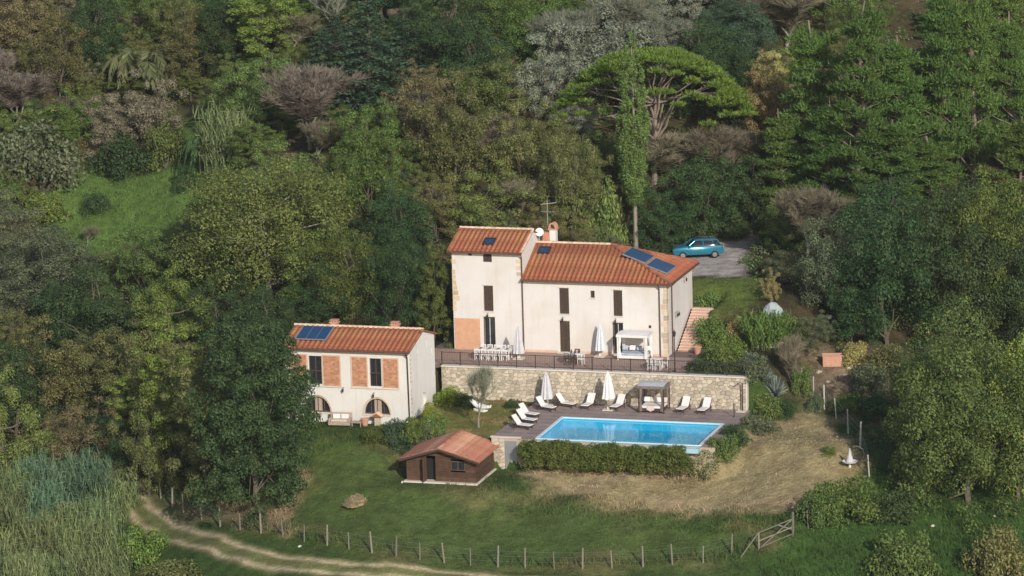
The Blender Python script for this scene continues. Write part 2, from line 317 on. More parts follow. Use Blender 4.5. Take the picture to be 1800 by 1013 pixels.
def ground_colour(X, Y, track=True):
    wob = .55*nz2(X, Y, 1.3)+.5*nz2(X, Y, .6, 2)+.3*nz2(X, Y, 3.1, 5)
    c = np.empty(X.shape+(3,)); c[...] = (.062, .058, .027)
    k = ss(-.4, .6, nz2(X, Y, .33, 1))[..., None]; c = c*(1-k)+np.array((.095, .075, .038))*k
    def put(d, col, sft, amt=1., wb=1.):
        nonlocal c
        k = (ss(sft, -sft, d+wob*min(1, sft)*wb)*amt)[..., None]; c = c*(1-k)+np.array(col)*k
    t = -X*SY+Y*CY; s = X*CY+Y*SY
    put(np.maximum(t+8, np.abs(s)-80)*1., (.058, .098, .025), 3)
    for P in (MEADOW, MEADOW2): put(pdist(P, X, Y), (.115, .185, .044), 1.5)
    put(pdist(LUSHR, X, Y), (.056, .106, .025), 2)
    put(pdist(LAWN, X, Y), (.080, .122, .032), 1.5)
    put(pdist(LAWN, X, Y)-.5+1.6*nz2(X, Y, .45, 3), (.165, .152, .062), 1.2, .75)
    put(pdist(LAWN, X, Y)+1.2+1.6*nz2(X, Y, .4, 7), (.055, .112, .024), 1.2, .65)
    put(pdist(MOUND, X, Y), (.43, .312, .175), 1.3)
    put(pdist(MOUND, X, Y)+1.5+1.5*nz2(X, Y, .55, 4), (.47, .37, .22), 1, .6)
    put(pdist(MOUND, X, Y)+1+1.6*nz2(X, Y, .5, 9), (.31, .26, .12), 1, .6)
    put(pdist(BANK, X, Y), (.36, .27, .15), .7); put(pdist(BANK2, X, Y), (.25, .19, .105), .7, .85)
    put(pdist(BROWN, X, Y), (.26, .19, .12), 2)
    put(pdist(YARD, X, Y), (.27, .215, .085), 1); put(pdist(YARD, X, Y)+1.5+1.5*nz2(X, Y, .6, 3), (.16, .17, .04), 1, .7)
    put(pdist(GRASSR, X, Y), (.14, .18, .042), .8); put(pdist(GRAVEL, X, Y), (.50, .44, .40), .7)
    if track: put(ldist(TRACK, X, Y)-1.0, (.17, .165, .075), .6, .5)
    g = .86+.14*nz2(X, Y, 2.3, 1)+.10*nz2(X, Y, 5.1, 4)
    return c*g[..., None]
def axis(lo, hi, f0, f1, st):
    a = list(np.arange(f0, f1+st/2, st)); s_ = st
    while a[-1] < hi: s_ *= 1.35; a.append(a[-1]+s_)
    s_ = st
    while a[0] > lo: s_ *= 1.35; a.insert(0, a[0]-s_)
    return np.array(a)
SA = axis(-800, 800, -52, 54, .42); TA = axis(-420, 900, -46, 100, .42)
S_, T_ = np.meshgrid(SA, TA, indexing='ij'); GX = S_*CY-T_*SY; GY = S_*SY+T_*CY; GZ = zg(GX, GY)
def npmesh(name, V, F, smooth=False):
    me = bpy.data.meshes.new(name); n = F.shape[1]
    me.vertices.add(len(V)); me.vertices.foreach_set('co', np.ascontiguousarray(V, np.float32).ravel())
    me.loops.add(F.size); me.loops.foreach_set('vertex_index', np.ascontiguousarray(F, np.int32).ravel())
    me.polygons.add(len(F)); me.polygons.foreach_set('loop_start', np.arange(0, F.size, n, dtype=np.int32)); me.polygons.foreach_set('loop_total', np.full(len(F), n, np.int32))
    if smooth: me.polygons.foreach_set('use_smooth', np.ones(len(F), bool))
    me.update(calc_edges=True); return me
ns, ntt = S_.shape; I = np.arange(ns*ntt).reshape(ns, ntt)
F = np.stack([I[:-1, :-1], I[1:, :-1], I[1:, 1:], I[:-1, 1:]], -1).reshape(-1, 4)
gme = npmesh('ground', np.stack([GX, GY, GZ], -1).reshape(-1, 3), F, True)
ca = gme.color_attributes.new('soil', 'FLOAT_COLOR', 'POINT'); gc = ground_colour(GX, GY)
ca.data.foreach_set('color', np.concatenate([gc, np.ones(gc.shape[:2]+(1,))], -1).astype(np.float32).ravel())
m = mat('ground', (.1, .1, .1), rough=.95, bump=.9, scale=2, bscale=3.5, spec=.1); t = m.node_tree
b = next(n for n in t.nodes if n.type == 'BSDF_PRINCIPLED'); at_ = nn(t, 'ShaderNodeVertexColor', layer_name='soil')
tc = next(n for n in t.nodes if n.type == 'TEX_COORD'); col = at_.outputs[0]
for scl, lo, hi in ((.9, .62, 1.38), (6, .6, 1.4)):
    n1 = nn(t, 'ShaderNodeTexNoise'); n1.inputs['Scale'].default_value = scl; n1.inputs['Detail'].default_value = 6; n1.inputs['Roughness'].default_value = .7; t.links.new(tc.outputs['Object'], n1.inputs[0])
    mr = nn(t, 'ShaderNodeMapRange'); mr.inputs[1].default_value = .25; mr.inputs[2].default_value = .75; mr.inputs[3].default_value = lo; mr.inputs[4].default_value = hi; t.links.new(n1.outputs[0], mr.inputs[0])
    mu = nn(t, 'ShaderNodeMix', data_type='RGBA', blend_type='MULTIPLY'); mu.inputs[0].default_value = 1; t.links.new(col, mu.inputs[6]); t.links.new(mr.outputs[0], mu.inputs[7]); col = mu.outputs[2]
t.links.new(col, b.inputs['Base Color'])
for n in t.nodes:
    if n.type == 'BUMP': n.inputs['Distance'].default_value = .12
ground = struct(link('ground', gme, None, 'ground'))
tp_ = []          # the dirt track: a finer sheet just above the ground, ruts and grassy crown
for i in range(len(TRACK)-1):
    p0, p1, p2, p3 = TRACK[max(i-1, 0)], TRACK[i], TRACK[i+1], TRACK[min(i+2, len(TRACK)-1)]
    for k in np.arange(0, 1, .02): tp_.append(.5*(2*p1+(p2-p0)*k+(2*p0-5*p1+4*p2-p3)*k*k+(3*p1-p0-3*p2+p3)*k**3))
tp_ = np.array(tp_); tn_ = np.gradient(tp_, axis=0); tn_ /= np.linalg.norm(tn_, axis=1, keepdims=True); of_ = np.arange(-1.8, 1.81, .1)
TX = tp_[:, :1]-tn_[:, 1:]*of_; TY = tp_[:, 1:]+tn_[:, :1]*of_; edge = ss(1.8, 1.45, np.abs(of_))[None]*np.ones(TX.shape)
I = np.arange(TX.size).reshape(TX.shape); F = np.stack([I[:-1, :-1], I[1:, :-1], I[1:, 1:], I[:-1, 1:]], -1).reshape(-1, 4)
rut = np.exp(-((np.abs(of_)-.7)/.26)**2)[None]*np.ones(TX.shape)
tme = npmesh('dirt_track', np.stack([TX, TY, zg(TX, TY)-.02+.055*edge-.03*rut], -1).reshape(-1, 3), F, True); tme.materials.append(MATS['ground'])
dd = of_[None]+.12*nz2(TX, TY, 1.4, 2); bc = ground_colour(TX, TY, False); wob = (.85+.15*nz2(TX, TY, 2.1, 3))
for lo, hi, colr, am in ((1.5, .9, (.20, .185, .085), .7), (0, 0, (.50, .40, .25), .95), (.4, .2, (.15, .165, .06), .85)):
    k = (ss(lo, hi, np.abs(dd)) if lo else np.exp(-((np.abs(dd)-.7)/.27)**2)*wob)*am; bc = bc*(1-k[..., None])+np.array(colr)*k[..., None]
ca = tme.color_attributes.new('soil', 'FLOAT_COLOR', 'POINT'); ca.data.foreach_set('color', np.concatenate([bc, np.ones(bc.shape[:2]+(1,))], -1).astype(np.float32).ravel())
struct(link('dirt_track', tme))
# ------------------------------------------------------------------ terraces, deck, pool
MB().bx(-7.5, 14.4, -5.4, 9.2, -.3, 0).build('terrace_bed', 'joint')
o = bpy.data.objects['terrace_bed']; o.name = 'terrace'; struct(o)
WY0, WY1, WX0, WX1 = -5.9, -5.4, -5.0, 19.35
rg = random.Random(5)
def slabs(par, x0, x1, y0, y1, z, sx, sy, m, name='paving_slab', skip=None, gap=.012, th=.03):
    nx = max(1, round((x1-x0)/sx)); ny = max(1, round((y1-y0)/sy)); dx, dy = (x1-x0)/nx, (y1-y0)/ny
    me = MB().bx(-dx/2+gap, dx/2-gap, -dy/2+gap, dy/2-gap, 0, th).mesh(name); me.materials.append(MATS[m])
    for i in range(nx):
        for j in range(ny):
            cx, cy = x0+(i+.5)*dx, y0+(j+.5)*dy
            if skip and skip(cx, cy): continue
            q = bpy.data.objects.new(name, me); COL.objects.link(q); q.parent = par; q.location = (cx, cy, z+rg.uniform(0, .003))
MATS['terrace_paving'].node_tree
slabs(o, -7.4, 14.4, -5.36, -.06, .001, 1.1, 1.06, 'terrace_paving')
deck = struct(MB().bx(2.6, 6.0, -17.35, -5.92, -2.9, -2.59).bx(18.75, 19.7, -17.35, -5.92, -2.9, -2.59).bx(6.0, 18.75, -10.42, -5.92, -2.9, -2.59).build('pool_deck', 'joint'))
for a in ((2.62, 5.98, -17.3, -5.94), (18.78, 19.68, -17.3, -10.42), (5.98, 19.68, -10.42, -5.94)): slabs(deck, *a, -2.588, 1.15, 1.12, 'deck_paving')
PX0, PX1, PY0, PY1, PZ = 6.2, 18.55, -17.35, -10.62, -2.56
pool = struct(MB().bx(PX0, PX1, PY0, PY1, -4.15, -3.3).bx(PX0-.1, PX0, PY0, PY1, -4.15, -2.62).bx(PX1, PX1+.1, PY0, PY1, -4.15, -2.62)
  .bx(PX0-.1, PX1+.1, PY1, PY1+.1, -4.15, -2.62).bx(PX0-.1, PX1+.1, PY0-.12, PY0, -4.15, -2.62).build('swimming_pool', 'pool_tile'))
MB().bx(PX0-.2, PX0+.02, PY0-.1, PY1+.2, -2.61, PZ+.03).build('coping', 'pool_coping', pool)
MB().bx(PX1-.02, PX1+.2, PY0-.1, PY1+.2, -2.61, PZ+.03).build('coping', 'pool_coping', pool)
MB().bx(PX0+.02, PX1-.02, PY1-.02, PY1+.2, -2.61, PZ+.03).build('coping', 'pool_coping', pool)
MB().bx(PX0+.02, PX1-.02, PY0-.14, PY0+.04, -2.61, PZ+.02).build('coping', 'pool_coping', pool)
struct(MB().quad((PX0+.005, PY0+.005, -2.665), (PX1-.005, PY0+.005, -2.665), (PX1-.005, PY1-.005, -2.665), (PX0+.005, PY1-.005, -2.665)).build('water', 'water'))
# overflow trough at the outer corner of the pool
tr_ = tag(MB().bx(17.5, 18.7, -18.2, -17.62, -3.0, -2.74).bx(17.5, 18.7, -18.2, -18.12, -2.74, -2.64).bx(18.62, 18.7, -18.12, -17.62, -2.74, -2.64).build('overflow_trough', 'trough'), 'pale turquoise overflow trough at the near corner of the pool', 'trough')
# deck front wall of pale stone with a steel door, beside the shed
dw = thing('stone_wall', 'pale low stone wall holding up the pool deck behind the shed', 'wall', (2.6, -17.6, -5.1))
MB().bx(0, 2.05, 0, .22, 0, 2.52).bx(2.05, 17.2, 0, .22, .4, 2.44).build('wall_core', 'mortar', dw)
MB().bx(-.05, 2.3, -.06, .24, 2.52, 2.6).build('coping', 'coping', dw)
MB().bx(1.08, 1.98, -.05, -.004, .15, 2.3).build('door', 'panel_frame', dw)
def stones(par, x0, x1, z0, z1, y, sw, sh, lim=300, dep=.14):
    """rubble face: uneven polygonal stones laid in rough courses, each with its own edges and depth"""
    g = random.Random(int(x1*10)); ns_ = max(1, round((z1-z0)/sh)); pts = []
    for j in range(ns_):
        n = max(1, round((x1-x0)/sw)); off = g.random()
        for i in range(n):
            k = g.uniform(.0, 1)
            pts.append((x0+(x1-x0)*(i+off*.9+g.uniform(-.36, .36))/n, z0+(z1-z0)*(j+.5+g.uniform(-.34, .34))/ns_))
            if k < .16: pts.append((pts[-1][0]+g.uniform(.2, .4)*sw, pts[-1][1]+g.uniform(-.4, .4)*sh))
    ax = sh/sw; cells = []
    for i, (px_, pz_) in enumerate(pts):
        c = [(x0, z0), (x1, z0), (x1, z1), (x0, z1)]
        for j, (qx, qz) in enumerate(pts):
            if i == j or abs(qx-px_) > 2.6*sw or abs(qz-pz_) > 2.6*sh: continue
            nx, nz_ = (qx-px_)*ax*ax, qz-pz_; lim_ = nx*(qx+px_)/2+nz_*(qz+pz_)/2; o_ = []
            for a_, b_ in zip(c, c[1:]+c[:1]):
                da, db = nx*a_[0]+nz_*a_[1]-lim_, nx*b_[0]+nz_*b_[1]-lim_
                if da <= 0: o_.append(a_)
                if da*db < 0: f_ = da/(da-db); o_.append((a_[0]+f_*(b_[0]-a_[0]), a_[1]+f_*(b_[1]-a_[1])))
            c = o_
            if len(c) < 3: break
        if len(c) >= 3:
            A_ = abs(sum(p[0]*q[1]-q[0]*p[1] for p, q in zip(c, c[1:]+c[:1])))/2; cx = sum(p[0] for p in c)/len(c); cz = sum(p[1] for p in c)/len(c)
            if A_ > .008: cells.append((A_, cx, cz, c))
    cells.sort(key=lambda q: -q[0]); rest = MB()
    for i, (A_, cx, cz, c) in enumerate(cells):
        R0 = math.sqrt(A_); d = dep*g.uniform(.55, 1.2); n = len(c); V = []
        for k_, yy in ((1-.022/R0, dep*.4), (1-.03/R0, -d*.25), (1-.10/R0*.5-.05, -d*.5)):
            V += [((p[0]-cx)*k_, yy+g.uniform(-.008, .008), (p[1]-cz)*k_) for p in c]
        F_ = [tuple(range(2*n, 3*n))]+[(r*n+(k+1) % n, r*n+k, (r+1)*n+k, (r+1)*n+(k+1) % n) for r in range(2) for k in range(n)]
        if i < lim:
            q = MB().add(V, F_).build('stone', 'stone', None); q.parent = par; q.location = (cx, y+.03, cz)
        else: rest.add([(v[0]+cx, v[1]+y+.03, v[2]+cz) for v in V], F_)
    if rest.v: stuff(rest.build('stones', 'stone_isl', par))
stones(dw, 0, 1.02, .0, 2.5, -.02, .42, .3, 60)
# ------------------------------------------------------------------ retaining wall with iron railing
rw = thing('retaining_wall', 'long rough stone retaining wall between pool deck and house terrace', 'wall', (WX0, WY0, -2.62))
MB().bx(0, WX1-WX0, .05, .5, 0, 2.56).build('wall_core', 'mortar', rw)
stones(rw, 0, WX1-WX0, .03, 2.54, .02, .42, .27, 300)
for k in range(18):
    a = (WX1-WX0)*k/18; MB().bx(a+.006, a+(WX1-WX0)/18-.006, -.08, .52, 2.56, 2.66).build('coping_slab', 'coping', rw)
stones_side = MB().bx(WX1-WX0, WX1-WX0+.1, .0, .5, 0, 2.55).build('wall_end', 'coping', rw)
rl = thing('iron_railing', 'dark iron railing with thin bars along the top of the retaining wall', 'railing', (WX0, WY0+.25, .045))
L0 = WX1-WX0
for k in range(17): MB().bx(L0*k/16-.03, L0*k/16+.03, -.03, .03, 0, 1.05).build('post', 'iron', rl)
MB().bx(0, L0, -.022, .022, .98, 1.02).build('top_rail', 'iron', rl); MB().bx(0, L0, -.018, .018, .1, .135).build('bottom_rail', 'iron', rl)
bm_ = MB()
for k in range(int(L0/.14)): bm_.bx(k*.14+.06, k*.14+.072, -.006, .006, .135, .98)
stuff(bm_.build('bars', 'iron', rl))
# ------------------------------------------------------------------ the villa
vl = thing('villa', 'large cream plastered farmhouse with a taller tower wing and terracotta tiled roofs', 'house', (0, 0, 0))
W, D, TW, TD = 11.7, 8.07, 5.75, 6.2
tw_ops = [(-3.18, -2.45, 7.13, 7.93), (-4.4, -4.1, 7.6, 7.82), (-3.22, -2.43, 3.19, 5.23), (-3.29, -2.33, .12, 2.71)]
mn_ops = [(3, 3.78, 3.17, 5.24), (5.54, 5.89, 4.52, 5.1), (7.39, 8.12, 3.14, 5.2), (2.97, 3.79, .12, 2.6), (7.28, 8.14, .12, 2.61)]
mb = MB(); FR = lambda x, d, z: (x, d, z)
wall_open(mb, FR, -TW, 0, -.1, 8.05, tw_ops, .22)
mb.quad((0, 0, 5.9), (0, TD, 5.9), (0, TD, 8.05), (0, TD/2, 9.1), (0, 0, 8.05)); mb.quad((-TW, 0, -.1), (-TW, 0, 8.05), (-TW, TD/2, 9.1), (-TW, TD, 8.05), (-TW, TD, -.1)); mb.quad((-TW, TD, -.1), (-TW, TD, 8.05), (0, TD, 8.05), (0, TD, -.1))
mb.build('tower_wall', 'plaster', vl)
mb = MB(); wall_open(mb, lambda x, d, z: (x, d+.003, z), 0, W, -.1, 6, mn_ops, .22)
mb.quad((W, .003, -.1), (W, D, -.1), (W, D, 6), (W, .003, 6)); mb.quad((0, D, -.1), (0, D, 6), (W, D, 6), (W, D, -.1)); mb.quad((0, D, -.1), (0, D, 8), (0, TD, 8), (0, TD, -.1))
mb.build('main_wall', 'plaster', vl)
def leaf_pair(par, x0, x1, z0, z1, y=.1, m='shutter'):
    mid = (x0+x1)/2
    for a, b in ((x0+.02, mid-.008), (mid+.008, x1-.02)):
        q = MB().bx(a, b, y, y+.04, z0+.02, z1-.02); n = int((z1-z0)/.14)
        for k in range(n): zz = z0+.08+k*(z1-z0-.16)/n; q.bx(a+.05, b-.05, y-.014, y, zz, zz+.06)
        q.build('shutter', m, par)
def window(par, x0, x1, z0, z1, closed=True, y=.12, sill=True):
    f = MB().bx(x0, x0+.05, y+.03, y+.08, z0, z1).bx(x1-.05, x1, y+.03, y+.08, z0, z1).bx(x0+.05, x1-.05, y+.03, y+.08, z1-.05, z1).bx(x0+.05, x1-.05, y+.03, y+.08, z0, z0+.05)
    f.bx((x0+x1)/2-.025, (x0+x1)/2+.025, y+.03, y+.08, z0+.05, z1-.05); f = f.build('window', 'wood_frame', par)
    if closed: leaf_pair(f, x0, x1, z0, z1, y-.03)
    else:
        for a, b in ((x0+.05, (x0+x1)/2-.025), ((x0+x1)/2+.025, x1-.05)): MB().bx(a, b, y+.05, y+.06, z0+.05, z1-.05).build('pane', 'glass', f)
    if sill: MB().bx(x0-.08, x1+.08, -.06, y, z0-.07, z0-.004).build('sill', 'coping', f)
    return f
def lintel(x0, x1, z, par): return MB().bx(x0-.1, x1+.1, -.035, -.002, z, z+.09).build('lintel', 'coping', par)
window(vl, *tw_ops[0], sill=False); window(vl, *tw_ops[1], closed=False, sill=False); window(vl, *tw_ops[2]); window(vl, *mn_ops[0]); window(vl, *mn_ops[1], closed=False); window(vl, *mn_ops[2])
def door(par, x0, x1, z0, z1, m='shutter', glass=False):
    d = MB().bx(x0, x0+.06, .08, .16, z0, z1).bx(x1-.06, x1, .08, .16, z0, z1).bx(x0+.06, x1-.06, .08, .16, z1-.07, z1).build('door', 'wood_frame', par)
    mid = (x0+x1)/2
    for a, b in ((x0+.06, mid-.01), (mid+.01, x1-.06)):
        if glass: MB().bx(a+.05, b-.02, .14, .15, z0+.3, z1-.1).build('pane', 'glass', d); MB().bx(a, b, .13, .16, z0, z0+.3).build('panel', m, d)
        else: MB().bx(a, b, .1, .14, z0, z1-.07).bx(a+.08, b-.08, .085, .1, z0+.2, z0+1.0).bx(a+.08, b-.08, .085, .1, z0+1.2, z1-.3).build('door_leaf', m, d)
    MB().cyl((mid+.06, .05, z0+1.05), (mid+.06, .1, z0+1.05), .025).build('handle', 'chrome', d)
    MB().bx(x0-.15, x1+.15, -.3, -.002, z0-.08, z0-.005).build('doorstep', 'coping', d)
door(vl, *tw_ops[3], glass=True); door(vl, *mn_ops[3]); door(vl, *mn_ops[4], glass=True)
for x0, x1, z in ((3, 3.78, 5.26), (7.39, 8.12, 5.22), (-3.22, -2.43, 5.25), (2.97, 3.79, 2.62), (7.28, 8.14, 2.63), (-3.29, -2.33, 2.73)): lintel(x0, x1, z, vl)
def wall_lamp(par, x, z, y=0., side=False):
    P = (lambda a, b, c: (x+b, y+a, z+c)) if side else (lambda a, b, c: (x+a, y-b, z+c))
    q = MB().tube([P(0, 0, 0), P(0, .15, .12), P(0, .28, .1)], .016, 5); q.cyl(P(0, .28, .1), P(0, .28, .02), .012); q.cyl(P(0, .28, .02), P(0, .28, -.04), .03, .1, 6); q.cyl(P(0, .28, -.04), P(0, .28, -.24), .085, .055, 6)
    return q.build('wall_lamp', 'iron', par)
for x, z in ((3.3, 2.85), (7.6, 2.87), (-2.86, 2.95)): wall_lamp(vl, x, z)
wall_lamp(vl, W, 3.0, 2.3, True); wall_lamp(vl, W, 3.0, 2.75, True); wall_lamp(vl, W, 5.25, 5.2, True)
MB().bx(10.25, 10.42, -.06, -.002, 2.3, 2.5).build('vent_grille', 'iron', vl)
# brick infill on the tower's foot, in courses
bi = MB().bx(-5.68, -3.58, -.03, -.002, .05, 2.55).build('brick_infill', 'brick_infill', vl)
cs = MB(); g = random.Random(3)
for k in range(19):
    z = .07+k*.13; x = -5.66-(.12 if k % 2 else 0)
    while x < -3.62:
        a = max(x, -5.66); b = min(x+.27, -3.6)
        if b-a > .05: cs.bx(a+.006, b-.006, -.034-g.uniform(0, .008), -.03, z+.006, z+.122)
        x += .28
stuff(cs.build('bricks', 'brick_infill', bi))
MB().bx(-3.57, -.02, -.03, -.002, -.05, .11).bx(.02, 2.8, -.03, -.002, -.05, .22).bx(3.95, 7.1, -.03, -.002, -.05, .22).bx(8.3, W-.02, -.03, -.002, -.05, .22).build('plinth', 'plinth', vl)
# corner stones
g = random.Random(8)
for z in np.arange(.2, 7.8, .42):
    if z < 2.6: continue
    wd = g.uniform(.25, .55)
    if g.random() < .85: MB().bx(-TW-.02, -TW+wd, -.022, .3, z, z+.36).build('quoin_stone', 'quoin', vl)
for z in np.arange(.2, 5.6, .45):
    wd = g.uniform(.22, .48); MB().bx(W-wd, W+.02, -.02, g.uniform(.2, .45), z, z+.4).build('quoin_stone', 'quoin', vl)
for z in (6.1, 6.6, 7.1): MB().bx(-.3-g.uniform(0, .2), -.004, -.018, -.002, z, z+.3).build('quoin_stone', 'quoin', vl)
# roofs
def slab_roof(par, name, pts, th=.1, m='tile_pan'):
    mb = MB(); n = len(pts); mb.add(list(pts)+[(x, y, z-th) for x, y, z in pts], [tuple(range(n)), tuple(range(2*n-1, n-1, -1))]+[((k+1) % n, k, n+k, n+(k+1) % n) for k in range(n)])
    return mb.build(name, m, par)
oh = .38
ts = (9.12-8.05)/(TD/2); e0 = 8.13-oh*ts; er = 9.2
A, B = -TW-.25, .12
tf = slab_roof(vl, 'tower_roof', [(A, -oh, e0), (B, -oh, e0), (B, TD/2, er), (A, TD/2, er)]); slab_roof(vl, 'tower_roof', [(A, TD/2+.002, er), (B, TD/2+.002, er), (B, TD+oh, e0), (A, TD+oh, e0)])
sl_ = math.hypot(TD/2+oh, er-e0); roof_face(tf, (A, -oh, e0), (1, 0, 0), (0, TD/2+oh, er-e0), B-A, lambda u: (0, sl_-.08), skip=[(2.55, 3.6, 1.0, 2.1)])
ridge(tf, (A, TD/2, er+.03), (B, TD/2, er+.03)); ridge(tf, (A+.05, -oh, e0+.05), (A+.05, TD/2, er+.05), .1, 'tile', 'verge_tile'); ridge(tf, (B-.05, -oh, e0+.05), (B-.05, TD/2, er+.05), .1, 'tile_ridge', 'verge_tile')
def on_roof(O, V, sl, a, b, c, d, h): # box lying on a front slope between u=a..b and v=c..d
    Vn = Vector(V).normalized(); N = Vector((1, 0, 0)).cross(Vn)
    return Matrix(((1, Vn.x, N.x, O[0]), (0, Vn.y, N.y, O[1]), (0, Vn.z, N.z, O[2]), (0, 0, 0, 1)))
def skylight(par, O, V, a, b, c, d):
    M = on_roof(O, V, 0, 0, 0, 0, 0, 0); f = MB().bx(a, b, c, c+.1, -.02, .16, M).bx(a, b, d-.1, d, -.02, .16, M).bx(a, a+.1, c+.1, d-.1, -.02, .16, M).bx(b-.1, b, c+.1, d-.1, -.02, .16, M).build('skylight', 'iron', par)
    MB().bx(a+.1, b-.1, c+.1, d-.1, .08, .1, M).build('pane', 'panel', f)
skylight(tf, (A, -oh, e0), (0, TD/2+oh, er-e0), 2.6, 3.55, 1.05, 2.05)
RZ = 8.0; HX = 6.2; ev = 6.08-oh*(RZ-6.08)/(D/2); C = W+.42; bk = D+oh
mf = slab_roof(vl, 'main_roof', [(.0, -oh, ev), (C, -oh, ev), (HX, D/2, RZ), (.0, D/2, RZ)])
mh = slab_roof(vl, 'hip_roof', [(C+.003, -oh, ev), (C+.003, bk, ev), (HX+.003, D/2, RZ)])
slab_roof(vl, 'main_roof', [(.0, D/2+.003, RZ), (HX, D/2+.003, RZ), (C, bk, ev), (.0, bk, ev)])
sl_ = math.hypot(D/2+oh, RZ-ev)
roof_face(mf, (0, -oh, ev), (1, 0, 0), (0, D/2+oh, RZ-ev), C, lambda u: (0, (sl_-.06) if u < HX else max(.05, sl_*(C-u)/(C-HX)-.05)), skip=[(.45, 1.5, 3.35, 4.3)])
hs = math.hypot(C-HX, RZ-ev); hw = bk+oh
roof_face(mh, (C, -oh, ev), (0, 1, 0), (HX-C, 0, RZ-ev), hw, lambda u: (0, max(.05, hs*(1-abs(u-hw/2)/(hw/2))-.05)))
ridge(mf, (.02, D/2, RZ+.03), (HX, D/2, RZ+.03)); ridge(mf, (C, -oh, ev+.05), (HX, D/2, RZ+.05), .13, 'tile'); ridge(mh, (C, bk, ev+.05), (HX, D/2, RZ+.05), .13, 'tile')
skylight(mf, (0, -oh, ev), (0, D/2+oh, RZ-ev), .5, 1.45, 3.4, 4.25)
SOLA, SOLB = (2.5, 5.2, 2.9, 4.75), (2.0, 4.8, .9, 2.6)   # solar panels on the hip
hV = Vector((HX-C, 0, RZ-ev)).normalized(); hU = Vector((0, 1, 0)); hN = hU.cross(hV).normalized()
def solar(par, O, U, V, N, a, b, c, d, h=.2):
    M = Matrix(((U.x, V.x, N.x, O[0]), (U.y, V.y, N.y, O[1]), (U.z, V.z, N.z, O[2]), (0, 0, 0, 1)))
    f = MB().bx(a-.06, b+.06, c-.06, d+.06, h-.08, h, M).build('solar_panel', 'panel_frame', par)
    n = max(2, round((b-a)/.7))
    for k in range(n): MB().bx(a+(b-a)*k/n+.02, a+(b-a)*(k+1)/n-.02, c, d, h+.001, h+.012, M).build('cell_sheet', 'panel', f)
    for q in (a+.2, b-.2): MB().cyl(M@Vector((q, c+.1, .05)), M@Vector((q, c+.1, h-.08)), .03).cyl(M@Vector((q, d-.1, .05)), M@Vector((q, d-.1, h-.08)), .03).build('bracket', 'iron', f)
solar(mh, (C, -oh, ev), hU, hV, hN, SOLA[0], SOLA[1], SOLA[2], SOLA[3]); solar(mh, (C, -oh, ev), hU, hV, hN, SOLB[0], SOLB[1], SOLB[2], SOLB[3])
# gutters and pipes
MB().cyl((0.02, -oh-.07, ev-.06), (C, -oh-.07, ev-.06), .075).build('gutter', 'copper', vl); MB().cyl((A, -oh-.07, e0-.06), (B, -oh-.07, e0-.06), .075).build('gutter', 'copper', vl)
MB().cyl((C+.07, -oh, ev-.06), (C+.07, bk, ev-.06), .075).build('gutter', 'copper', vl)
MB().tube([(.06, -oh-.07, e0-.08), (.02, -.08, e0-.5), (.02, -.08, 0.05)], .055).build('drainpipe', 'copper', vl)
MB().tube([(11.14, -oh-.07, ev-.08), (11.14, -.08, ev-.5), (11.14, -.08, 0.05)], .055).build('drainpipe', 'copper', vl)
MB().tube([(C+.07, 1.35, ev-.08), (W+.08, 1.35, ev-.5), (W+.08, 1.35, 0.05)], .055).build('drainpipe', 'copper', vl)
# chimney, dish, aerial
ch = MB().bx(1.0, 1.5, 4.5, 5.1, 7.4, 9.0).build('chimney', 'plaster_white', vl)
MB().bx(.42, .99, 4.55, 5.05, 7.4, 8.75).build('brick_stack', 'brick', ch)
q = MB()
for k in range(7):
    a0, a1 = math.pi*k/7, math.pi*(k+1)/7; q.prism([(1.25-.32*math.cos(a0), 9.05+.5*math.sin(a0)), (1.25-.32*math.cos(a1), 9.05+.5*math.sin(a1)), (1.25-.22*math.cos(a1), 9.05+.4*math.sin(a1)), (1.25-.22*math.cos(a0), 9.05+.4*math.sin(a0))], 4.45, 5.15)
q.bx(.92, 1.58, 4.42, 5.18, 8.98, 9.06).build('chimney_cap', 'terracotta', ch)
q = MB().cyl((.35, 4.3, 7.6), (.35, 4.3, 8.75), .025); dsh = q.build('dish_mast', 'iron', vl)
n_ = Vector((.25, -1, .35)).normalized(); c_ = Vector((.3, 4.1, 8.85)); x_ = n_.orthogonal().normalized(); y_ = n_.cross(x_); q = MB(); P_ = [c_-n_*.09]
for r_, h_ in ((.16, .07), (.34, .0)):
    P_ += [c_-n_*h_+(x_*math.cos(k*math.pi/8)+y_*math.sin(k*math.pi/8))*r_ for k in range(16)]
q.add(P_, [(0, 1+k, 1+(k+1) % 16) for k in range(16)]+[(1+k, 17+k, 17+(k+1) % 16, 1+(k+1) % 16) for k in range(16)]); q.cyl(c_, c_+n_*.3, .012).cyl(c_+n_*.3, c_+n_*.36, .04)
q.build('satellite_dish', 'white_paint', dsh)
q = MB().cyl((.75, 4.95, 8.7), (.75, 4.95, 11.2), .025)
for z, yaw_, n, wd in ((11.0, .5, 7, .5), (10.35, -.2, 5, .8)):
    d_ = Vector((math.cos(yaw_), math.sin(yaw_), .04)); p_ = Vector((.75, 4.95, z)); q.cyl(p_-d_*.55, p_+d_*.75, .018)
    e_ = Vector((-d_.y, d_.x, 0))
    for k in range(n): w_ = p_+d_*(-.5+1.2*k/(n-1)); q.cyl(w_-e_*wd*(.5-.03*k), w_+e_*wd*(.5-.03*k), .011, n=4)
q.build('aerial', 'panel_frame', vl)
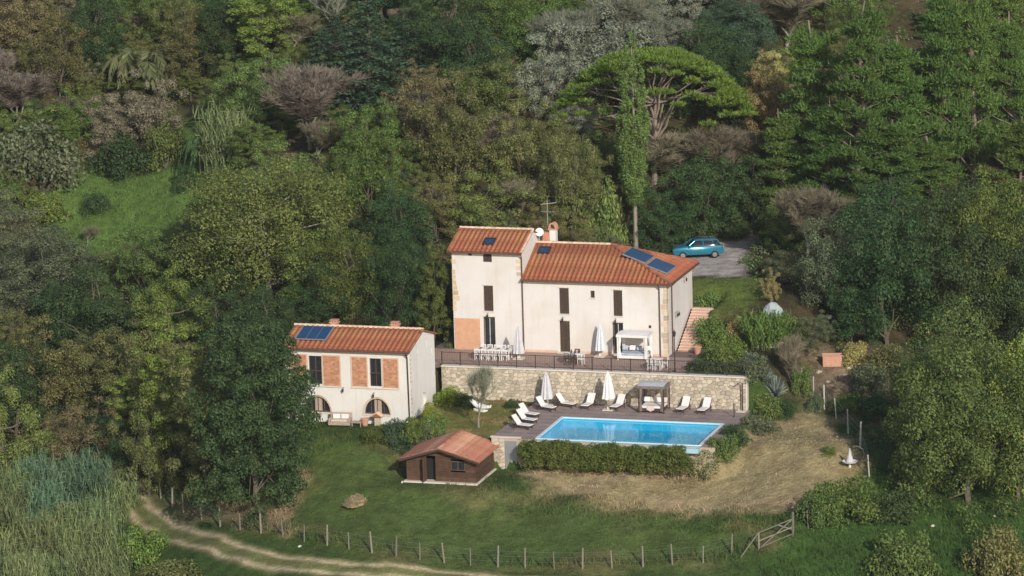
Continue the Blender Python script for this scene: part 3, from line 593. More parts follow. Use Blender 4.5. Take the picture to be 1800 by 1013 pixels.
# ------------------------------------------------------------------ outside steps beside the villa
st = thing('garden_steps', 'pinkish brick steps climbing beside the right wall of the villa', 'steps', (11.95, 2.2, 0))
for k in range(15):
    a = MB().bx(0, 1.5+.045*k, k*.335, (k+1)*.335+(.3 if k < 14 else .5), -.1 if k == 0 else (k-1)*.165, (k+1)*.165-.045).build('riser', 'brick', st)
    MB().bx(-.0, 1.56+.045*k, k*.335-.04, (k+1)*.335, (k+1)*.165-.044, (k+1)*.165).build('tread', 'coping', st)
# ------------------------------------------------------------------ annex
AX0, AX1, AY, AD, AZ, AH, AR = -15.1, -5.05, -13.41, 6.2, -3.1, 2.88, 3.75
an = thing('annex', 'white two storey annex with brick lattice panels and arched ground floor windows', 'house', (0, 0, 0))
arches = [(-7.79, 1.03, -2.25), (-12.6, 1.03, -2.27)]
wins = [(-8.27, -7.34, -.05, 2.14), (-13.2, -12.15, -.05, 2.16)]
scr = [(-9.68, -8.5, -.1, 2.16), (-7.16, -6.0, -.1, 2.12), (-12.0, -10.68, -.12, 2.18), (-14.6, -13.36, -.12, 2.18)]
mb = MB(); ops = wins+[(c-r, c+r, z, z+r*1.2) for c, r, z in arches]
PA = lambda x, d, z: (x, AY+d, z)
wall_open(mb, PA, AX0, AX1, AZ, AH, ops, .25)
def spandrel(mb, P, c, r, z, k=1.2, n=10, dep=.25):
    for sgn in (-1, 1):
        arc = [(c+sgn*r*math.cos(math.pi/2*i/n), z+r*k*math.sin(math.pi/2*i/n)) for i in range(n+1)]
        for i in range(n):
            mb.quad(P(arc[i][0], 0, arc[i][1]), P(arc[i+1][0], 0, arc[i+1][1]), P(c+sgn*r, 0, z+r*k)); mb.quad(P(*[arc[i][0], 0, arc[i][1]]), P(arc[i+1][0], 0, arc[i+1][1]), P(arc[i+1][0], dep, arc[i+1][1]), P(arc[i][0], dep, arc[i][1]))
for a in arches: spandrel(mb, PA, *a)
SO = [(AY+1.9, AY+2.1, 2.2, 2.5), (AY+4.2, AY+4.35, 2.15, 2.7), (AY+5.3, AY+5.5, 1.5, 1.9), (AY+2.45, AY+3.95, -2.3, -1.1)]
PS = lambda y, d, z: (AX1-d, y, z)
wall_open(mb, PS, AY, AY+AD, AZ, AH, SO, .25); spandrel(mb, PS, AY+3.2, .75, -2.3, 1.6)
mb.quad((AX1, AY, AH), (AX1, AY+AD, AH), (AX1, AY+AD/2, AR)); mb.quad((AX0, AY, AZ), (AX0, AY+AD, AZ), (AX0, AY+AD, AH), (AX0, AY+AD/2, AR), (AX0, AY, AH)); mb.quad((AX0, AY+AD, AZ), (AX1, AY+AD, AZ), (AX1, AY+AD, AH), (AX0, AY+AD, AH))
mb.build('wall', 'plaster_white', an)
for x0, x1, z0, z1 in wins:
    f = MB().bx(x0, x0+.06, AY+.14, AY+.2, z0, z1).bx(x1-.06, x1, AY+.14, AY+.2, z0, z1).bx(x0+.06, x1-.06, AY+.14, AY+.2, z1-.06, z1).bx((x0+x1)/2-.03, (x0+x1)/2+.03, AY+.14, AY+.2, z0, z1-.06).bx(x0+.06, x1-.06, AY+.14, AY+.19, z0+1.0, z0+1.04).build('window', 'wood_frame', an)
    for a, b in ((x0+.06, (x0+x1)/2-.03), ((x0+x1)/2+.03, x1-.06)): MB().bx(a, b, AY+.165, AY+.175, z0, z1-.06).build('pane', 'glass', f)
    q = MB()
    for k in range(7): xx = x0+.1+k*(x1-x0-.2)/6; q.cyl((xx, AY+.06, z0), (xx, AY+.06, z0+.95), .012, n=4)
    q.bx(x0, x1, AY+.04, AY+.08, z0+.95, z0+.99).build('guard_bars', 'iron', f)
for (x0, x1, z0, z1) in scr:      # perforated brickwork: headers in open courses
    f = MB().bx(x0, x1, AY-.012, AY-.002, z0, z1).build('lattice_panel', 'mortar', an)
    MB().bx(x0-.1, x0, AY-.05, AY-.002, z0-.02, z1+.1).bx(x1, x1+.1, AY-.05, AY-.002, z0-.02, z1+.1).bx(x0, x1, AY-.05, AY-.002, z1, z1+.1).build('panel_frame', 'plinth', f)
    q = MB(); n = int((z1-z0)/.165); nb = int((x1-x0)/.21)
    for k in range(n):
        zz = z0+(z1-z0)*k/n
        for j in range(nb+1):
            a = x0+(j-(.5 if k % 2 else 0))*(x1-x0)/nb; b = a+(x1-x0)/nb*.84; a = max(a, x0+.005); b = min(b, x1-.005)
            if b-a > .03: q.bx(a, b, AY-.055, AY-.013, zz+.012, zz+(z1-z0)/n-.022)
    stuff(q.build('bricks', 'brick', f))
for x0, x1 in ((-9.8, -5.9), (-14.7, -10.55)): MB().bx(x0, x1, AY-.09, AY-.002, -.24, -.15).build('sill', 'coping', an)
for c, r, z in arches:
    q = MB(); n = 14
    for i in range(n):
        a0, a1 = math.pi*i/n+.01, math.pi*(i+1)/n-.01
        q.prism([(c+(r+.02)*math.cos(a0), z+(r+.02)*1.2*math.sin(a0)), (c+(r+.13)*math.cos(a0), z+(r+.13)*1.2*math.sin(a0)), (c+(r+.13)*math.cos(a1), z+(r+.13)*1.2*math.sin(a1)), (c+(r+.02)*math.cos(a1), z+(r+.02)*1.2*math.sin(a1))], AY-.03, AY-.003)
    f = q.build('arch_surround', 'quoin', an)
    g_ = MB().bx(c-r, c+r, AY+.16, AY+.2, z, z+.1)
    for k in (-.5, 0, .5): g_.bx(c+k*r-.025, c+k*r+.025, AY+.16, AY+.2, z+.1, z+r*1.2*math.sqrt(1-k*k))
    g_.build('window_bars', 'wood_frame', f); MB().bx(c-r, c+r, AY+.22, AY+.24, z, z+r*1.2).build('pane', 'glass', f)
    MB().bx(c-.25, c+.32, AY+.2, AY+.215, z+.1, z+r*1.1).build('curtain', 'wicker', f); MB().bx(c-r-.1, c+r+.1, AY-.06, AY-.003, z-.1, z-.005).build('sill', 'coping', f)
ar = (AR-AH)/(AD/2); ao = .4; ae = AH+.05-ao*ar; B1 = AX1+.18; A1 = AX0-.25; rz = AR+.07
af = slab_roof(an, 'roof', [(A1, AY-ao, ae), (B1, AY-ao, ae), (B1, AY+AD/2, rz), (A1, AY+AD/2, rz)]); slab_roof(an, 'roof', [(A1, AY+AD/2+.003, rz), (B1, AY+AD/2+.003, rz), (B1, AY+AD+ao, ae), (A1, AY+AD+ao, ae)])
s1 = math.hypot(AD/2+ao, rz-ae); roof_face(af, (A1, AY-ao, ae), (1, 0, 0), (0, AD/2+ao, rz-ae), B1-A1, lambda u: (0, s1-.06), sp=.41, r=.135)
ridge(af, (A1, AY+AD/2, rz+.03), (B1, AY+AD/2, rz+.03)); ridge(af, (B1-.06, AY-ao, ae+.05), (B1-.06, AY+AD/2, rz+.05), .1, 'tile', 'verge_tile')
MB().cyl((A1, AY-ao-.07, ae-.06), (B1, AY-ao-.07, ae-.06), .07).build('gutter', 'copper', an)
MB().tube([(AX1-.15, AY-ao-.07, ae-.08), (AX1-.15, AY-.08, ae-.55), (AX1-.1, AY-.08, AZ+.3)], .05).build('drainpipe', 'iron', an)
aV = Vector((0, AD/2+ao, rz-ae)).normalized(); solar(af, (A1, AY-ao, ae), Vector((1, 0, 0)), aV, Vector((1, 0, 0)).cross(aV), 1.0, 3.4, 1.05, 3.05, .28)
def pot_chimney(x, y, z, par, hh=.55):
    c = MB().bx(x-.28, x+.28, y-.24, y+.24, z-.3, z+hh*.55).build('chimney', 'terracotta', par); q = MB().bx(x-.36, x+.36, y-.3, y+.3, z+hh*.55+.002, z+hh*.7)
    for k in (-.2, 0, .2): q.bx(x+k-.05, x+k+.05, y-.2, y+.2, z+hh*.7, z+hh*.92)
    q.bx(x-.32, x+.32, y-.28, y+.28, z+hh*.92, z+hh).build('chimney_cap', 'terracotta', c)
pot_chimney(-12.2, AY+AD/2+.35, AR, an); pot_chimney(-7.25, AY+AD/2+.35, AR, an)
g = random.Random(4)
for z in np.arange(-2.8, 2.4, .34):
    if g.random() < .9: MB().bx(AX1-.004, AX1+.012, AY+.1, AY+.1+g.uniform(.15, .4), z, z+.2).build('quoin_stone', 'quoin', an)
wall_lamp(an, -7.95, -.62, AY); wall_lamp(an, -10.4, -.3, AY)
# ------------------------------------------------------------------ timber shed
SX0, SX1, SY0, SY1, SZ, SE, SR = -2.55, 2.85, -22.3, -17.85, -4.98, -3.18, -2.42
sh = thing('timber_shed', 'dark brown timber shed with a faded red tiled roof on the lawn', 'shed', (0, 0, 0))
MB().bx(SX0-.15, SX1+.15, SY0-.35, SY1+.1, SZ-.25, SZ+.06).build('floor_slab', 'coping', sh)
DO, WO = (-1.0, -.3, SZ+.06, SZ+2.0), (.9, 2.0, SZ+.95, SZ+1.65)
def top_at(x): return SE+(SR-SE)*(1-abs(x-.15)/2.72)
MB().bx(SX0+.08, SX1-.08, SY0+.45, SY1-.1, SZ+.06, SE-.15).build('dark_core', 'indoor_shade', sh)  # block filling the shed; its black colour paints the shade behind the doorway
nb = 13; bh = (SR-SZ-.06)/nb
for k in range(nb):
    z0 = SZ+.06+k*bh; z1 = z0+bh-.012; segs = [(SX0, SX1)]
    hw = 2.72*(1-max(0, (z0-SE))/(SR-SE)) if z0 > SE else 9
    if z0 > SE: segs = [(.15-hw, .15+hw)]
    for a, b, c, d in (DO, WO):
        if z1 > c and z0 < d-.02: segs = [s_ for (p, q) in segs for s_ in ((p, min(q, a)), (max(p, b), q)) if s_[1]-s_[0] > .03]
    for a, b in segs: MB().bx(a, b, SY0-g.uniform(0, .015), SY0+.035, z0, z1).build('board', 'wood_wall', sh)
for k in range(9):
    z0 = SZ+.06+k*.205
    for xx in (SX0, SX1-.035): MB().bx(xx, xx+.035+g.uniform(0, .012), SY0+.05, SY1, z0, z0+.193).build('board', 'wood_wall', sh)
wf = MB().bx(WO[0], WO[1], SY0-.03, SY0+.06, WO[2], WO[2]+.06).bx(WO[0], WO[1], SY0-.03, SY0+.06, WO[3]-.06, WO[3]).bx(WO[0], WO[0]+.06, SY0-.03, SY0+.06, WO[2]+.06, WO[3]-.06).bx(WO[1]-.06, WO[1], SY0-.03, SY0+.06, WO[2]+.06, WO[3]-.06).bx(1.42, 1.48, SY0-.03, SY0+.06, WO[2]+.06, WO[3]-.06).build('window', 'wood_frame', sh)
for a, b in ((WO[0]+.06, 1.42), (1.48, WO[1]-.06)): MB().bx(a, b, SY0+.01, SY0+.02, WO[2]+.06, WO[3]-.06).build('pane', 'glass', wf)
MB().bx(1.0, 1.25, SY0+.03, SY0+.05, WO[2]+.2, WO[3]-.1).bx(1.55, 1.9, SY0+.03, SY0+.05, WO[2]+.08, WO[3]-.25).build('curtain', 'grey_fabric', wf)
dl = MB().bx(-1.09, -1.03, SY0-.62, SY0-.02, SZ+.1, SZ+1.95).build('door', 'wood_wall', sh); MB().bx(-1.11, -1.09, SY0-.45, SY0-.15, SZ+1.1, SZ+1.7).build('door_pane', 'glass', dl)
tls = []
q = Vector((0, 0, 0))
for sgn in (-1, 1):
    e = 2.72+.35; ze = SE-.05; O = (.15+sgn*e, SY0-.55, ze-.05) if sgn > 0 else (.15-e, SY1+.75, ze-.05)
    P0 = [(.15+sgn*e, SY0-.55, ze), (.15+sgn*e, SY1+.75, ze), (.15+sgn*.002, SY1+.75, SR+.12), (.15+sgn*.002, SY0-.55, SR+.12)]
    rf = slab_roof(sh, 'roof', P0 if sgn > 0 else P0[::-1], .09, 'tile_old')
    U = (0, 1, 0) if sgn > 0 else (0, -1, 0); V = (-sgn*e, 0, SR+.12-ze); ln = math.hypot(e, SR+.12-ze)
    roof_face(rf, (.15+sgn*e, SY0-.55, ze) if sgn > 0 else (.15-e, SY1+.75, ze), U, V, SY1-SY0+1.3, lambda u: (0, ln-.04), sp=.3, r=.07, lt=.4, m='tile_old')
    MB().prism([(.15+sgn*(e+.02), ze-.16), (.15+sgn*(e+.02), ze-.01), (.15, SR+.1), (.15, SR-.06)], SY0-.6, SY0-.56).build('bargeboard', 'wood_dark', sh)
ridge(rf, (.15, SY0-.55, SR+.14), (.15, SY1+.75, SR+.14), .1, 'tile_old')
# ------------------------------------------------------------------ furniture
def parasol(name, label, loc, h, m, tilt=0, wd=.2, base=True):
    t_ = thing(name, label, 'parasol', loc)
    MB().cyl((0, 0, .05), (0, 0, h+.06), .025).build('pole', 'chrome', t_)
    MB().lathe([(.02, h+.1), (.05, h), (wd*.55, h-.35), (wd*.9, h-1.0), (wd*1.15, h-1.7), (wd*1.35, h-2.05), (wd*.8, h-2.1)][::-1], n=18, fold=.16).build('folded_canopy', m, t_)
    MB().lathe([(wd*.72, h-1.02), (wd*.72, h-.95)], n=12).build('tie_band', m, t_)
    if base: MB().bx(-.4, .4, -.4, .4, 0, .06).bx(-.1, .1, -.1, .1, .06, .25).build('base', 'coping', t_)
    return t_
parasol('parasol', 'closed grey parasol on the terrace beside the long white table', (.35, -2.6, .035), 2.5, 'grey_fabric', wd=.31)
parasol('parasol', 'closed pale blue white parasol standing against the villa wall', (6.45, -.75, .035), 2.55, 'blue_white', wd=.28)
parasol('parasol', 'closed greyish parasol by the pool wall, left of the two at the pool', (3.9, -7.2, -2.555), 2.65, 'grey_fabric', wd=.33)
parasol('parasol', 'closed white parasol by the pool wall between two upright sunbeds', (8.95, -7.6, -2.555), 2.95, 'white_fabric', wd=.34)
def mk_sunbed():
    t_ = thing('sunbed', 'x', 'sunbed', (0, 0, -2.555), 0, 'sunbeds around the pool')
    f = MB().bx(-.33, -.28, -1.0, .55, .24, .3).bx(.28, .33, -1.0, .55, .24, .3).bx(-.28, .28, -1.0, -.94, .24, .3).bx(-.28, .28, .5, .55, .24, .3).build('frame', 'wood_dark', t_)
    for x in (-.3, .3):
        for y in (-.85, .4): MB().bx(x-.03, x+.03, y-.03, y+.03, 0, .24).build('leg', 'wood_dark', t_)
    soft(MB().bx(-.3, .3, -.98, .1, .305, .37).build('mattress', 'white_fabric', t_), .02)
    M = Matrix.Translation((0, .1, .31))@Matrix.Rotation(rad(52), 4, 'X')
    b_ = soft(MB().bx(-.3, .3, 0, .85, 0, .07, M).build('backrest', 'white_fabric', t_), .02)
    MB().bx(-.32, .32, 0, .86, -.05, -.005, M).cyl((-.25, .55, .3), (-.25, .42, .62), .02).cyl((.25, .55, .3), (.25, .42, .62), .02).build('backrest_frame', 'wood_dark', b_)
    return t_
sb = mk_sunbed(); first = True
for u, v, rz, lab in ((1203, 722, -8, 'white sunbed with raised back, just right of the dark poolside canopy bed'), (1240, 724, -8, 'white sunbed at the right end of the pool deck beside the wall end'),
      (1036, 716, -8, 'white sunbed with raised back standing left of the white poolside parasol'), (1088, 718, -12, 'white sunbed between the white parasol and the dark canopy bed'),
      (957, 721, 68, 'white sunbed just below the left greyish poolside parasol'), (992, 715, 74, 'cream sunbed right of the left greyish poolside parasol'),
      (927, 733, 70, 'topmost sunbed of the slanting row of three at the left deck edge'), (923, 743, 72, 'middle sunbed of the slanting row of three at the left deck edge'), (915, 753, 75, 'nearest sunbed of the slanting row of three at the left deck edge')):
    p = onz(u, v, -2.555); p = (min(max(p[0], 2.9), 19.2), min(p[1], -6.75), -2.555)
    o = sb if first else dup(sb, p, rad(rz), lab)
    if first: sb.location = p; sb.rotation_euler = (0, 0, rad(rz)); sb['label'] = lab; first = False
p = onz(845, 722, -2.6); lo = thing('lounge_pod', 'white boat shaped lounger lying on the grass left of the pool', 'lounger', (p[0], p[1], -2.62), rad(-25))
q = MB(); n = 10; R_ = []
for i in range(n+1):
    a = i/n; x = -1.0+2.0*a; wd = .45*math.sin(math.pi*min(max(a, .06), .94))**.6; up = .28+.42*(abs(a-.6)*1.6)**2
    R_ += [(x, -wd, up+.12), (x, -wd*.6, up-.08), (x, wd*.6, up-.08), (x, wd, up+.12)]
q.add(R_, [(i*4+j, i*4+j+1, i*4+5+j, i*4+4+j) for i in range(n) for j in range(3)]); sh_ = q.build('shell', 'white_paint', lo, True); sm_ = sh_.modifiers.new('s', 'SOLIDIFY'); sm_.thickness = .05
MB().bx(-.5, .5, -.25, .25, 0, .2).build('base', 'white_paint', lo)
def canopy_bed(name, label, loc, rz, wx, dy, h, mfr, mcan, mdr, mbed, mq):
    t_ = thing(name, label, 'canopy bed', loc, rz)
    for x in (0, wx):
        for y in (0, dy): MB().bx(x-.045, x+.045, y-.045, y+.045, 0, h).build('post', mfr, t_)
    fr_ = MB().bx(.045, wx-.045, -.04, .04, h-.08, h).bx(.045, wx-.045, dy-.04, dy+.04, h-.08, h).bx(-.04, .04, .045, dy-.045, h-.08, h).bx(wx-.04, wx+.04, .045, dy-.045, h-.08, h).build('top_frame', mfr, t_)
    q = MB(); nx, ny = 8, 5; G_ = []
    for i in range(nx+1):
        for j in range(ny+1): G_.append((-.08+(wx+.16)*i/nx, -.08+(dy+.16)*j/ny, h+.03+.12*math.sin(math.pi*j/ny)*(.6+.4*math.sin(math.pi*i/nx))))
    q.add(G_, [(i*(ny+1)+j, (i+1)*(ny+1)+j, (i+1)*(ny+1)+j+1, i*(ny+1)+j+1) for i in range(nx) for j in range(ny)]); MB().bx(-.1, wx+.1, -.1, -.085, h-.18, h+.03).bx(wx+.085, wx+.1, -.085, dy+.1, h-.18, h+.03).build('valance', 'drape' if mdr == 'drape' else mcan, t_)
    q.build('canopy', mcan, t_)
    for x, y in ((0, 0), (wx, 0), (0, dy), (wx, dy)):
        P_ = [(.16, h-.1), (.11, h-.6), (.05, h*.5), (.09, h*.25), (.13, .15)][::-1]; sgn = 1 if x == 0 else -1
        MB().lathe(P_, (x+sgn*.13, y+(.06 if y == 0 else -.06), 0), n=12, fold=.18).build('curtain', mdr, t_)
    MB().bx(.1, wx-.1, .1, dy-.1, .12, .34).build('bed_base', mfr, t_); soft(MB().bx(.12, wx-.12, .12, dy-.12, .345, .52).build('mattress', mbed, t_), .04)
    for k in range(4):
        xx = .3+k*(wx-.6)/3; M = Matrix.Translation((xx, dy-.42, .56))@Matrix.Rotation(rad(55), 4, 'X'); soft(MB().bx(-.24, .24, 0, .4, 0, .14, M).build('cushion', mq if k % 2 else mbed, t_), .06)
    return t_
canopy_bed('canopy_bed', 'white canopy bed with pale curtains on the house terrace', (8.15, -1.75, .035), 0, 2.35, 1.5, 2.0, 'white_paint', 'white_fabric', 'white_fabric', 'blue_fabric', 'white_fabric')
cb = canopy_bed('canopy_bed', 'dark framed canopy bed with grey roof and pale cushions beside the pool', (11.5, -8.15, -2.555), 0, 1.95, 1.75, 2.1, 'wood_dark', 'grey_fabric', 'drape', 'white_fabric', 'beige_fabric')
th_ = thing('bed_throw', 'beige throw draped over the edge of the dark canopy bed', 'throw', (12.4, -8.02, -2.02)); q = MB()
q.add([(x, y, z) for x in (-.3, -.15, 0, .15, .3) for y, z in ((.5, .0), (.02, .02), (-.06, -.03), (-.08, -.42+.5*abs(x)))], [(i*4+j, i*4+j+1, i*4+5+j, i*4+4+j) for i in range(4) for j in range(3)]).build('cloth', 'beige_fabric', th_)
def table(name, label, loc, lx, ly, h=.74, m='white_paint', cloth=False):
    t_ = thing(name, label, 'table', loc); soft(MB().bx(-lx/2, lx/2, -ly/2, ly/2, h-.05, h).build('tabletop', m, t_), .01)
    for x in (-lx/2+.1, lx/2-.1):
        for y in (-ly/2+.1, ly/2-.1): MB().bx(x-.03, x+.03, y-.03, y+.03, 0, h-.05).build('leg', m, t_)
    return t_
def mk_chair(m, lab, grp):
    t_ = thing('chair', lab, 'chair', (0, 0, 0), 0, grp)
    MB().bx(-.22, .22, -.21, .21, .42, .46).build('seat', m, t_)
    b_ = MB().bx(-.22, -.17, .2, .24, .46, .9).bx(.17, .22, .2, .24, .46, .9).bx(-.17, .17, .2, .24, .84, .9).bx(-.17, .17, .2, .24, .5, .54)
    for k in range(4): x = -.135+k*.09; b_.bx(x-.015, x+.015, .205, .235, .54, .84)
    b_.build('backrest', m, t_)
    for x in (-.19, .19):
        for y in (-.18, .22): MB().bx(x-.022, x+.022, y-.022, y+.022, 0, .42).build('leg', m, t_)
    return t_
T0 = .035
table('dining_table', 'long white dining table set with plates on the terrace under the tower', (-1.65, -2.75, T0), 2.9, .95)
wc = mk_chair('white_paint', 'x', 'white chairs at the long terrace table'); fst = True
for k in range(10):
    r_, c_ = k//5, k % 5; p = (-2.75+c_*.55, -3.4 if r_ == 0 else -2.1, T0); rz = math.pi if r_ == 0 else 0
    nm = ('leftmost', 'second from left', 'middle', 'second from right', 'rightmost')[c_]
    lab = f'{nm} of the white chairs on the {"railing" if r_ == 0 else "house"} side of the long table'
    if fst: wc.location = p; wc.rotation_euler = (0, 0, rz); wc['label'] = lab; fst = False
    else: dup(wc, p, rz, lab)
g = random.Random(2)
pl = MB().lathe([(.07, 0), (.13, .012), (.13, .022), (.07, .015)], n=12).mesh('plate'); pl.materials.append(MATS['wood_dark'])
for k in range(8):
    o = link('plate', pl); o.location = (-2.75+(k % 4)*.72, -2.95+(k//4)*.42, T0+.742); tag(o, f"dark plate on the long table, {ordn(k % 4+1)} from left in its {('railing', 'house')[k//4]} side row", 'plate', 'plates on the long table')
table('dining_table', 'smaller white table with dark chairs in front of the middle terrace door', (5.05, -3.2, T0), 1.6, .85)
dc = mk_chair('wood_dark', 'dark chair on the railing side of the smaller table, the left one', 'dark chairs at the small table'); dc.location = (4.65, -3.85, T0); dc.rotation_euler = (0, 0, math.pi)
dup(dc, (5.15, -3.85, T0), math.pi, 'dark chair on the railing side of the smaller table, the right one'); dup(wc, (5.75, -3.8, T0), math.pi*.95, 'white chair at the right front corner of the smaller table', 'chairs at small table'); dup(dc, (5.05, -2.55, T0), 0, 'dark chair between the smaller table and the house wall')
for k, x in enumerate((4.8, 5.1, 5.4)):
    tag(MB().lathe([(.06, 0), (.075, .1), (.05, .2), (.03, .26), (.035, .3)], (x, -3.15, T0+.742), 10).build('jug', 'wood_dark'), ('leftmost', 'middle', 'rightmost')[k]+' of three dark jugs on the smaller terrace table', 'jug', 'jugs on the smaller table')
table('side_table', 'low white table with white chairs near the lamp post on the terrace', (11.85, -4.0, T0), .95, .8)
for x, y, rz, lb in ((11.55, -4.6, math.pi, 'white chair at the low corner table, front left'), (12.15, -4.6, math.pi, 'white chair at the low corner table, front right'), (12.55, -3.9, -math.pi/2, 'white chair at the right side of the low corner table')): dup(wc, (x, y, T0), rz, lb, 'white chairs at the corner table')
lp = thing('lamp_post', 'slim dark lamp post rising behind the railing at the terrace corner', 'lamp post', (13.6, -5.1, .0))
MB().cyl((0, 0, 0), (0, 0, 2.8), .045, .035).lathe([(.1, 0), (.09, .25), (.05, .35)]).build('pole', 'iron', lp); MB().lathe([(.05, 2.8), (.1, 2.85), (.13, 3.1), (.15, 3.12), (.02, 3.3), (.03, 3.36)], n=8).build('lantern', 'iron', lp)
def pot(name, label, loc, r, h, leaf=None, lr=.4):
    t_ = thing(name, label, 'plant pot', loc); MB().lathe([(r*.65, 0), (r*.95, h*.85), (r*1.08, h*.86), (r*1.08, h), (r*.9, h), (r*.85, h*.9)], n=16).build('pot', 'terracotta', t_); return t_
q = thing('deck_post', 'short dark post with a cap at the right corner of the pool deck', 'post', (19.0, -8.3, -2.56)); MB().cyl((0, 0, 0), (0, 0, 1.0), .045).build('pole', 'iron', q); MB().lathe([(.07, 1.0), (.08, 1.05), (.02, 1.1)], n=8).build('cap', 'iron', q)
q = thing('outdoor_shower', 'tall dark outdoor shower pole at the right end of the stone wall', 'shower', (19.15, -6.2, -2.56)); MB().cyl((0, 0, 0), (0, 0, 2.15), .05).build('pole', 'iron', q); MB().tube([(0, 0, 2.1), (-.1, -.1, 2.25), (-.3, -.25, 2.2)], .025).build('arm', 'iron', q); MB().cyl((-.3, -.25, 2.2), (-.3, -.25, 2.14), .03, .09).build('shower_head', 'iron', q); MB().bx(-.4, .3, -.5, .2, 0, .05).build('tray', 'coping', q)
# wicker sofa and friends before the annex
sf = thing('wicker_sofa', 'grey wicker two seat sofa with cushions in front of the annex', 'sofa', (*ony(599, 762, AY-1.0)[:2], -2.98), rad(4))
MB().bx(-.85, .85, -.4, .4, .1, .36).build('seat_base', 'wicker', sf); soft(MB().bx(-.85, .85, .3, .45, .361, .95).build('backrest', 'wicker', sf), .05)
for x in (-.85, .68): soft(MB().bx(x, x+.17, -.42, .3, .361, .62).build('armrest', 'wicker', sf), .05)
for x in (-.33, .33): soft(MB().bx(x-.32, x+.32, -.38, .27, .365, .5).build('seat_cushion', 'beige_fabric', sf), .04); soft(MB().bx(x-.3, x+.3, .12, .29, .505, .86).build('back_cushion', 'white_fabric', sf), .05)
for x in (-.78, .78):
    for y in (-.34, .34): MB().bx(x-.03, x+.03, y-.03, y+.03, 0, .1).build('leg', 'wood_dark', sf)
p = ony(629, 764, AY-1.0); cs_ = thing('coffee_table', 'low grey wicker table right of the wicker sofa', 'table', (p[0], p[1], -2.98)); MB().bx(-.4, .4, -.3, .3, .3, .36).build('tabletop', 'wicker', cs_)
for x in (-.34, .34):
    for y in (-.25, .25): MB().bx(x-.03, x+.03, y-.03, y+.03, 0, .3).build('leg', 'wicker', cs_)
pot('terracotta_pot', 'dark terracotta jar between the wicker table and the clipped shrubs', (*ony(642, 762, AY-.9)[:2], -2.98), .3, .62)
p = ony(664, 748, AY-.45); wl = thing('tiled_niche', 'small stone wayside niche with a little tiled roof under the arch', 'niche', (p[0], p[1], -3.0)); wl.scale = (.8, .8, .78)
MB().bx(-.25, .25, -.2, .2, 0, .95).build('pillar', 'stone_isl', wl); nr = MB().prism([(-.55, .93), (.55, .93), (0, 1.28)], -.42, .3).build('roof', 'tile_pan', wl)
for k in range(4):
    for s_ in (-1, 1): MB().cyl((s_*.56, -.36+k*.2, .98), (0, -.36+k*.2, 1.33), .06, .05, 6).build('tile', 'tile_ridge', nr)
MB().tube([(-.3, 0, .55), (-.42, -.1, .75), (-.62, -.15, .78), (-.66, -.15, .68)], .03, 6).build('spout', 'iron', wl)
# ------------------------------------------------------------------ parked car
p = onz(1226, 452, 3.0); car = thing('parked_car', 'metallic blue estate car parked on the gravel behind the villa', 'car', (p[0], p[1], Z(p[0], p[1])+.02), rad(22))
HWD = .88
prof = [(-2.15, .42), (-2.2, .7), (-2.05, .95), (-1.2, 1.02), (1.95, 1.06), (2.12, .95), (2.16, .5), (2.05, .32), (-2.0, .32)]
def loft(sec, name, m, par):   # sec: list of (scale y, profile)
    n = len(sec[0][1]); q = MB(); q.add([(x, y, z) for y, pr in sec for x, z in pr], [tuple(range(n)), tuple(range((len(sec)-1)*n+n-1, (len(sec)-1)*n-1, -1))]+[((i*n)+(j+1) % n, i*n+j, (i+1)*n+j, (i+1)*n+(j+1) % n) for i in range(len(sec)-1) for j in range(n)])
    return q.build(name, m, par, True)
shr = lambda pr, k: [(x*(1-k*.04), .66+(z-.66)*(1-k*.12)) for x, z in pr]
body = loft([(-HWD, shr(prof, 1)), (-HWD*.94, shr(prof, .2)), (-HWD*.5, prof), (HWD*.5, prof), (HWD*.94, shr(prof, .2)), (HWD, shr(prof, 1))], 'body', 'car_paint', car)
cab = [(-1.0, 1.0), (-.3, 1.5), (1.65, 1.5), (2.0, 1.04)]; cb2 = [(-.85, 1.0), (-.28, 1.46), (1.6, 1.46), (1.9, 1.04)]
gh = loft([(-.8, [(x, 1.0+(z-1)*.05) for x, z in cb2]), (-.66, cb2), (-.3, cab), (.3, cab), (.66, cb2), (.8, [(x, 1.0+(z-1)*.05) for x, z in cb2])], 'greenhouse', 'glass', car)
loft([(-.63, [(-.3, 1.475), (-.28, 1.5), (1.6, 1.5), (1.66, 1.475)]), (-.3, [(-.33, 1.5), (-.3, 1.54), (1.62, 1.54), (1.7, 1.5)]), (.3, [(-.33, 1.5), (-.3, 1.54), (1.62, 1.54), (1.7, 1.5)]), (.63, [(-.3, 1.475), (-.28, 1.5), (1.6, 1.5), (1.66, 1.475)])], 'roof', 'car_paint', car)
for y in (-.62, .62): MB().tube([(-.15, y, 1.53), (0, y, 1.59), (1.3, y, 1.59), (1.5, y, 1.53)], .02).build('roof_rail', 'chrome', car)
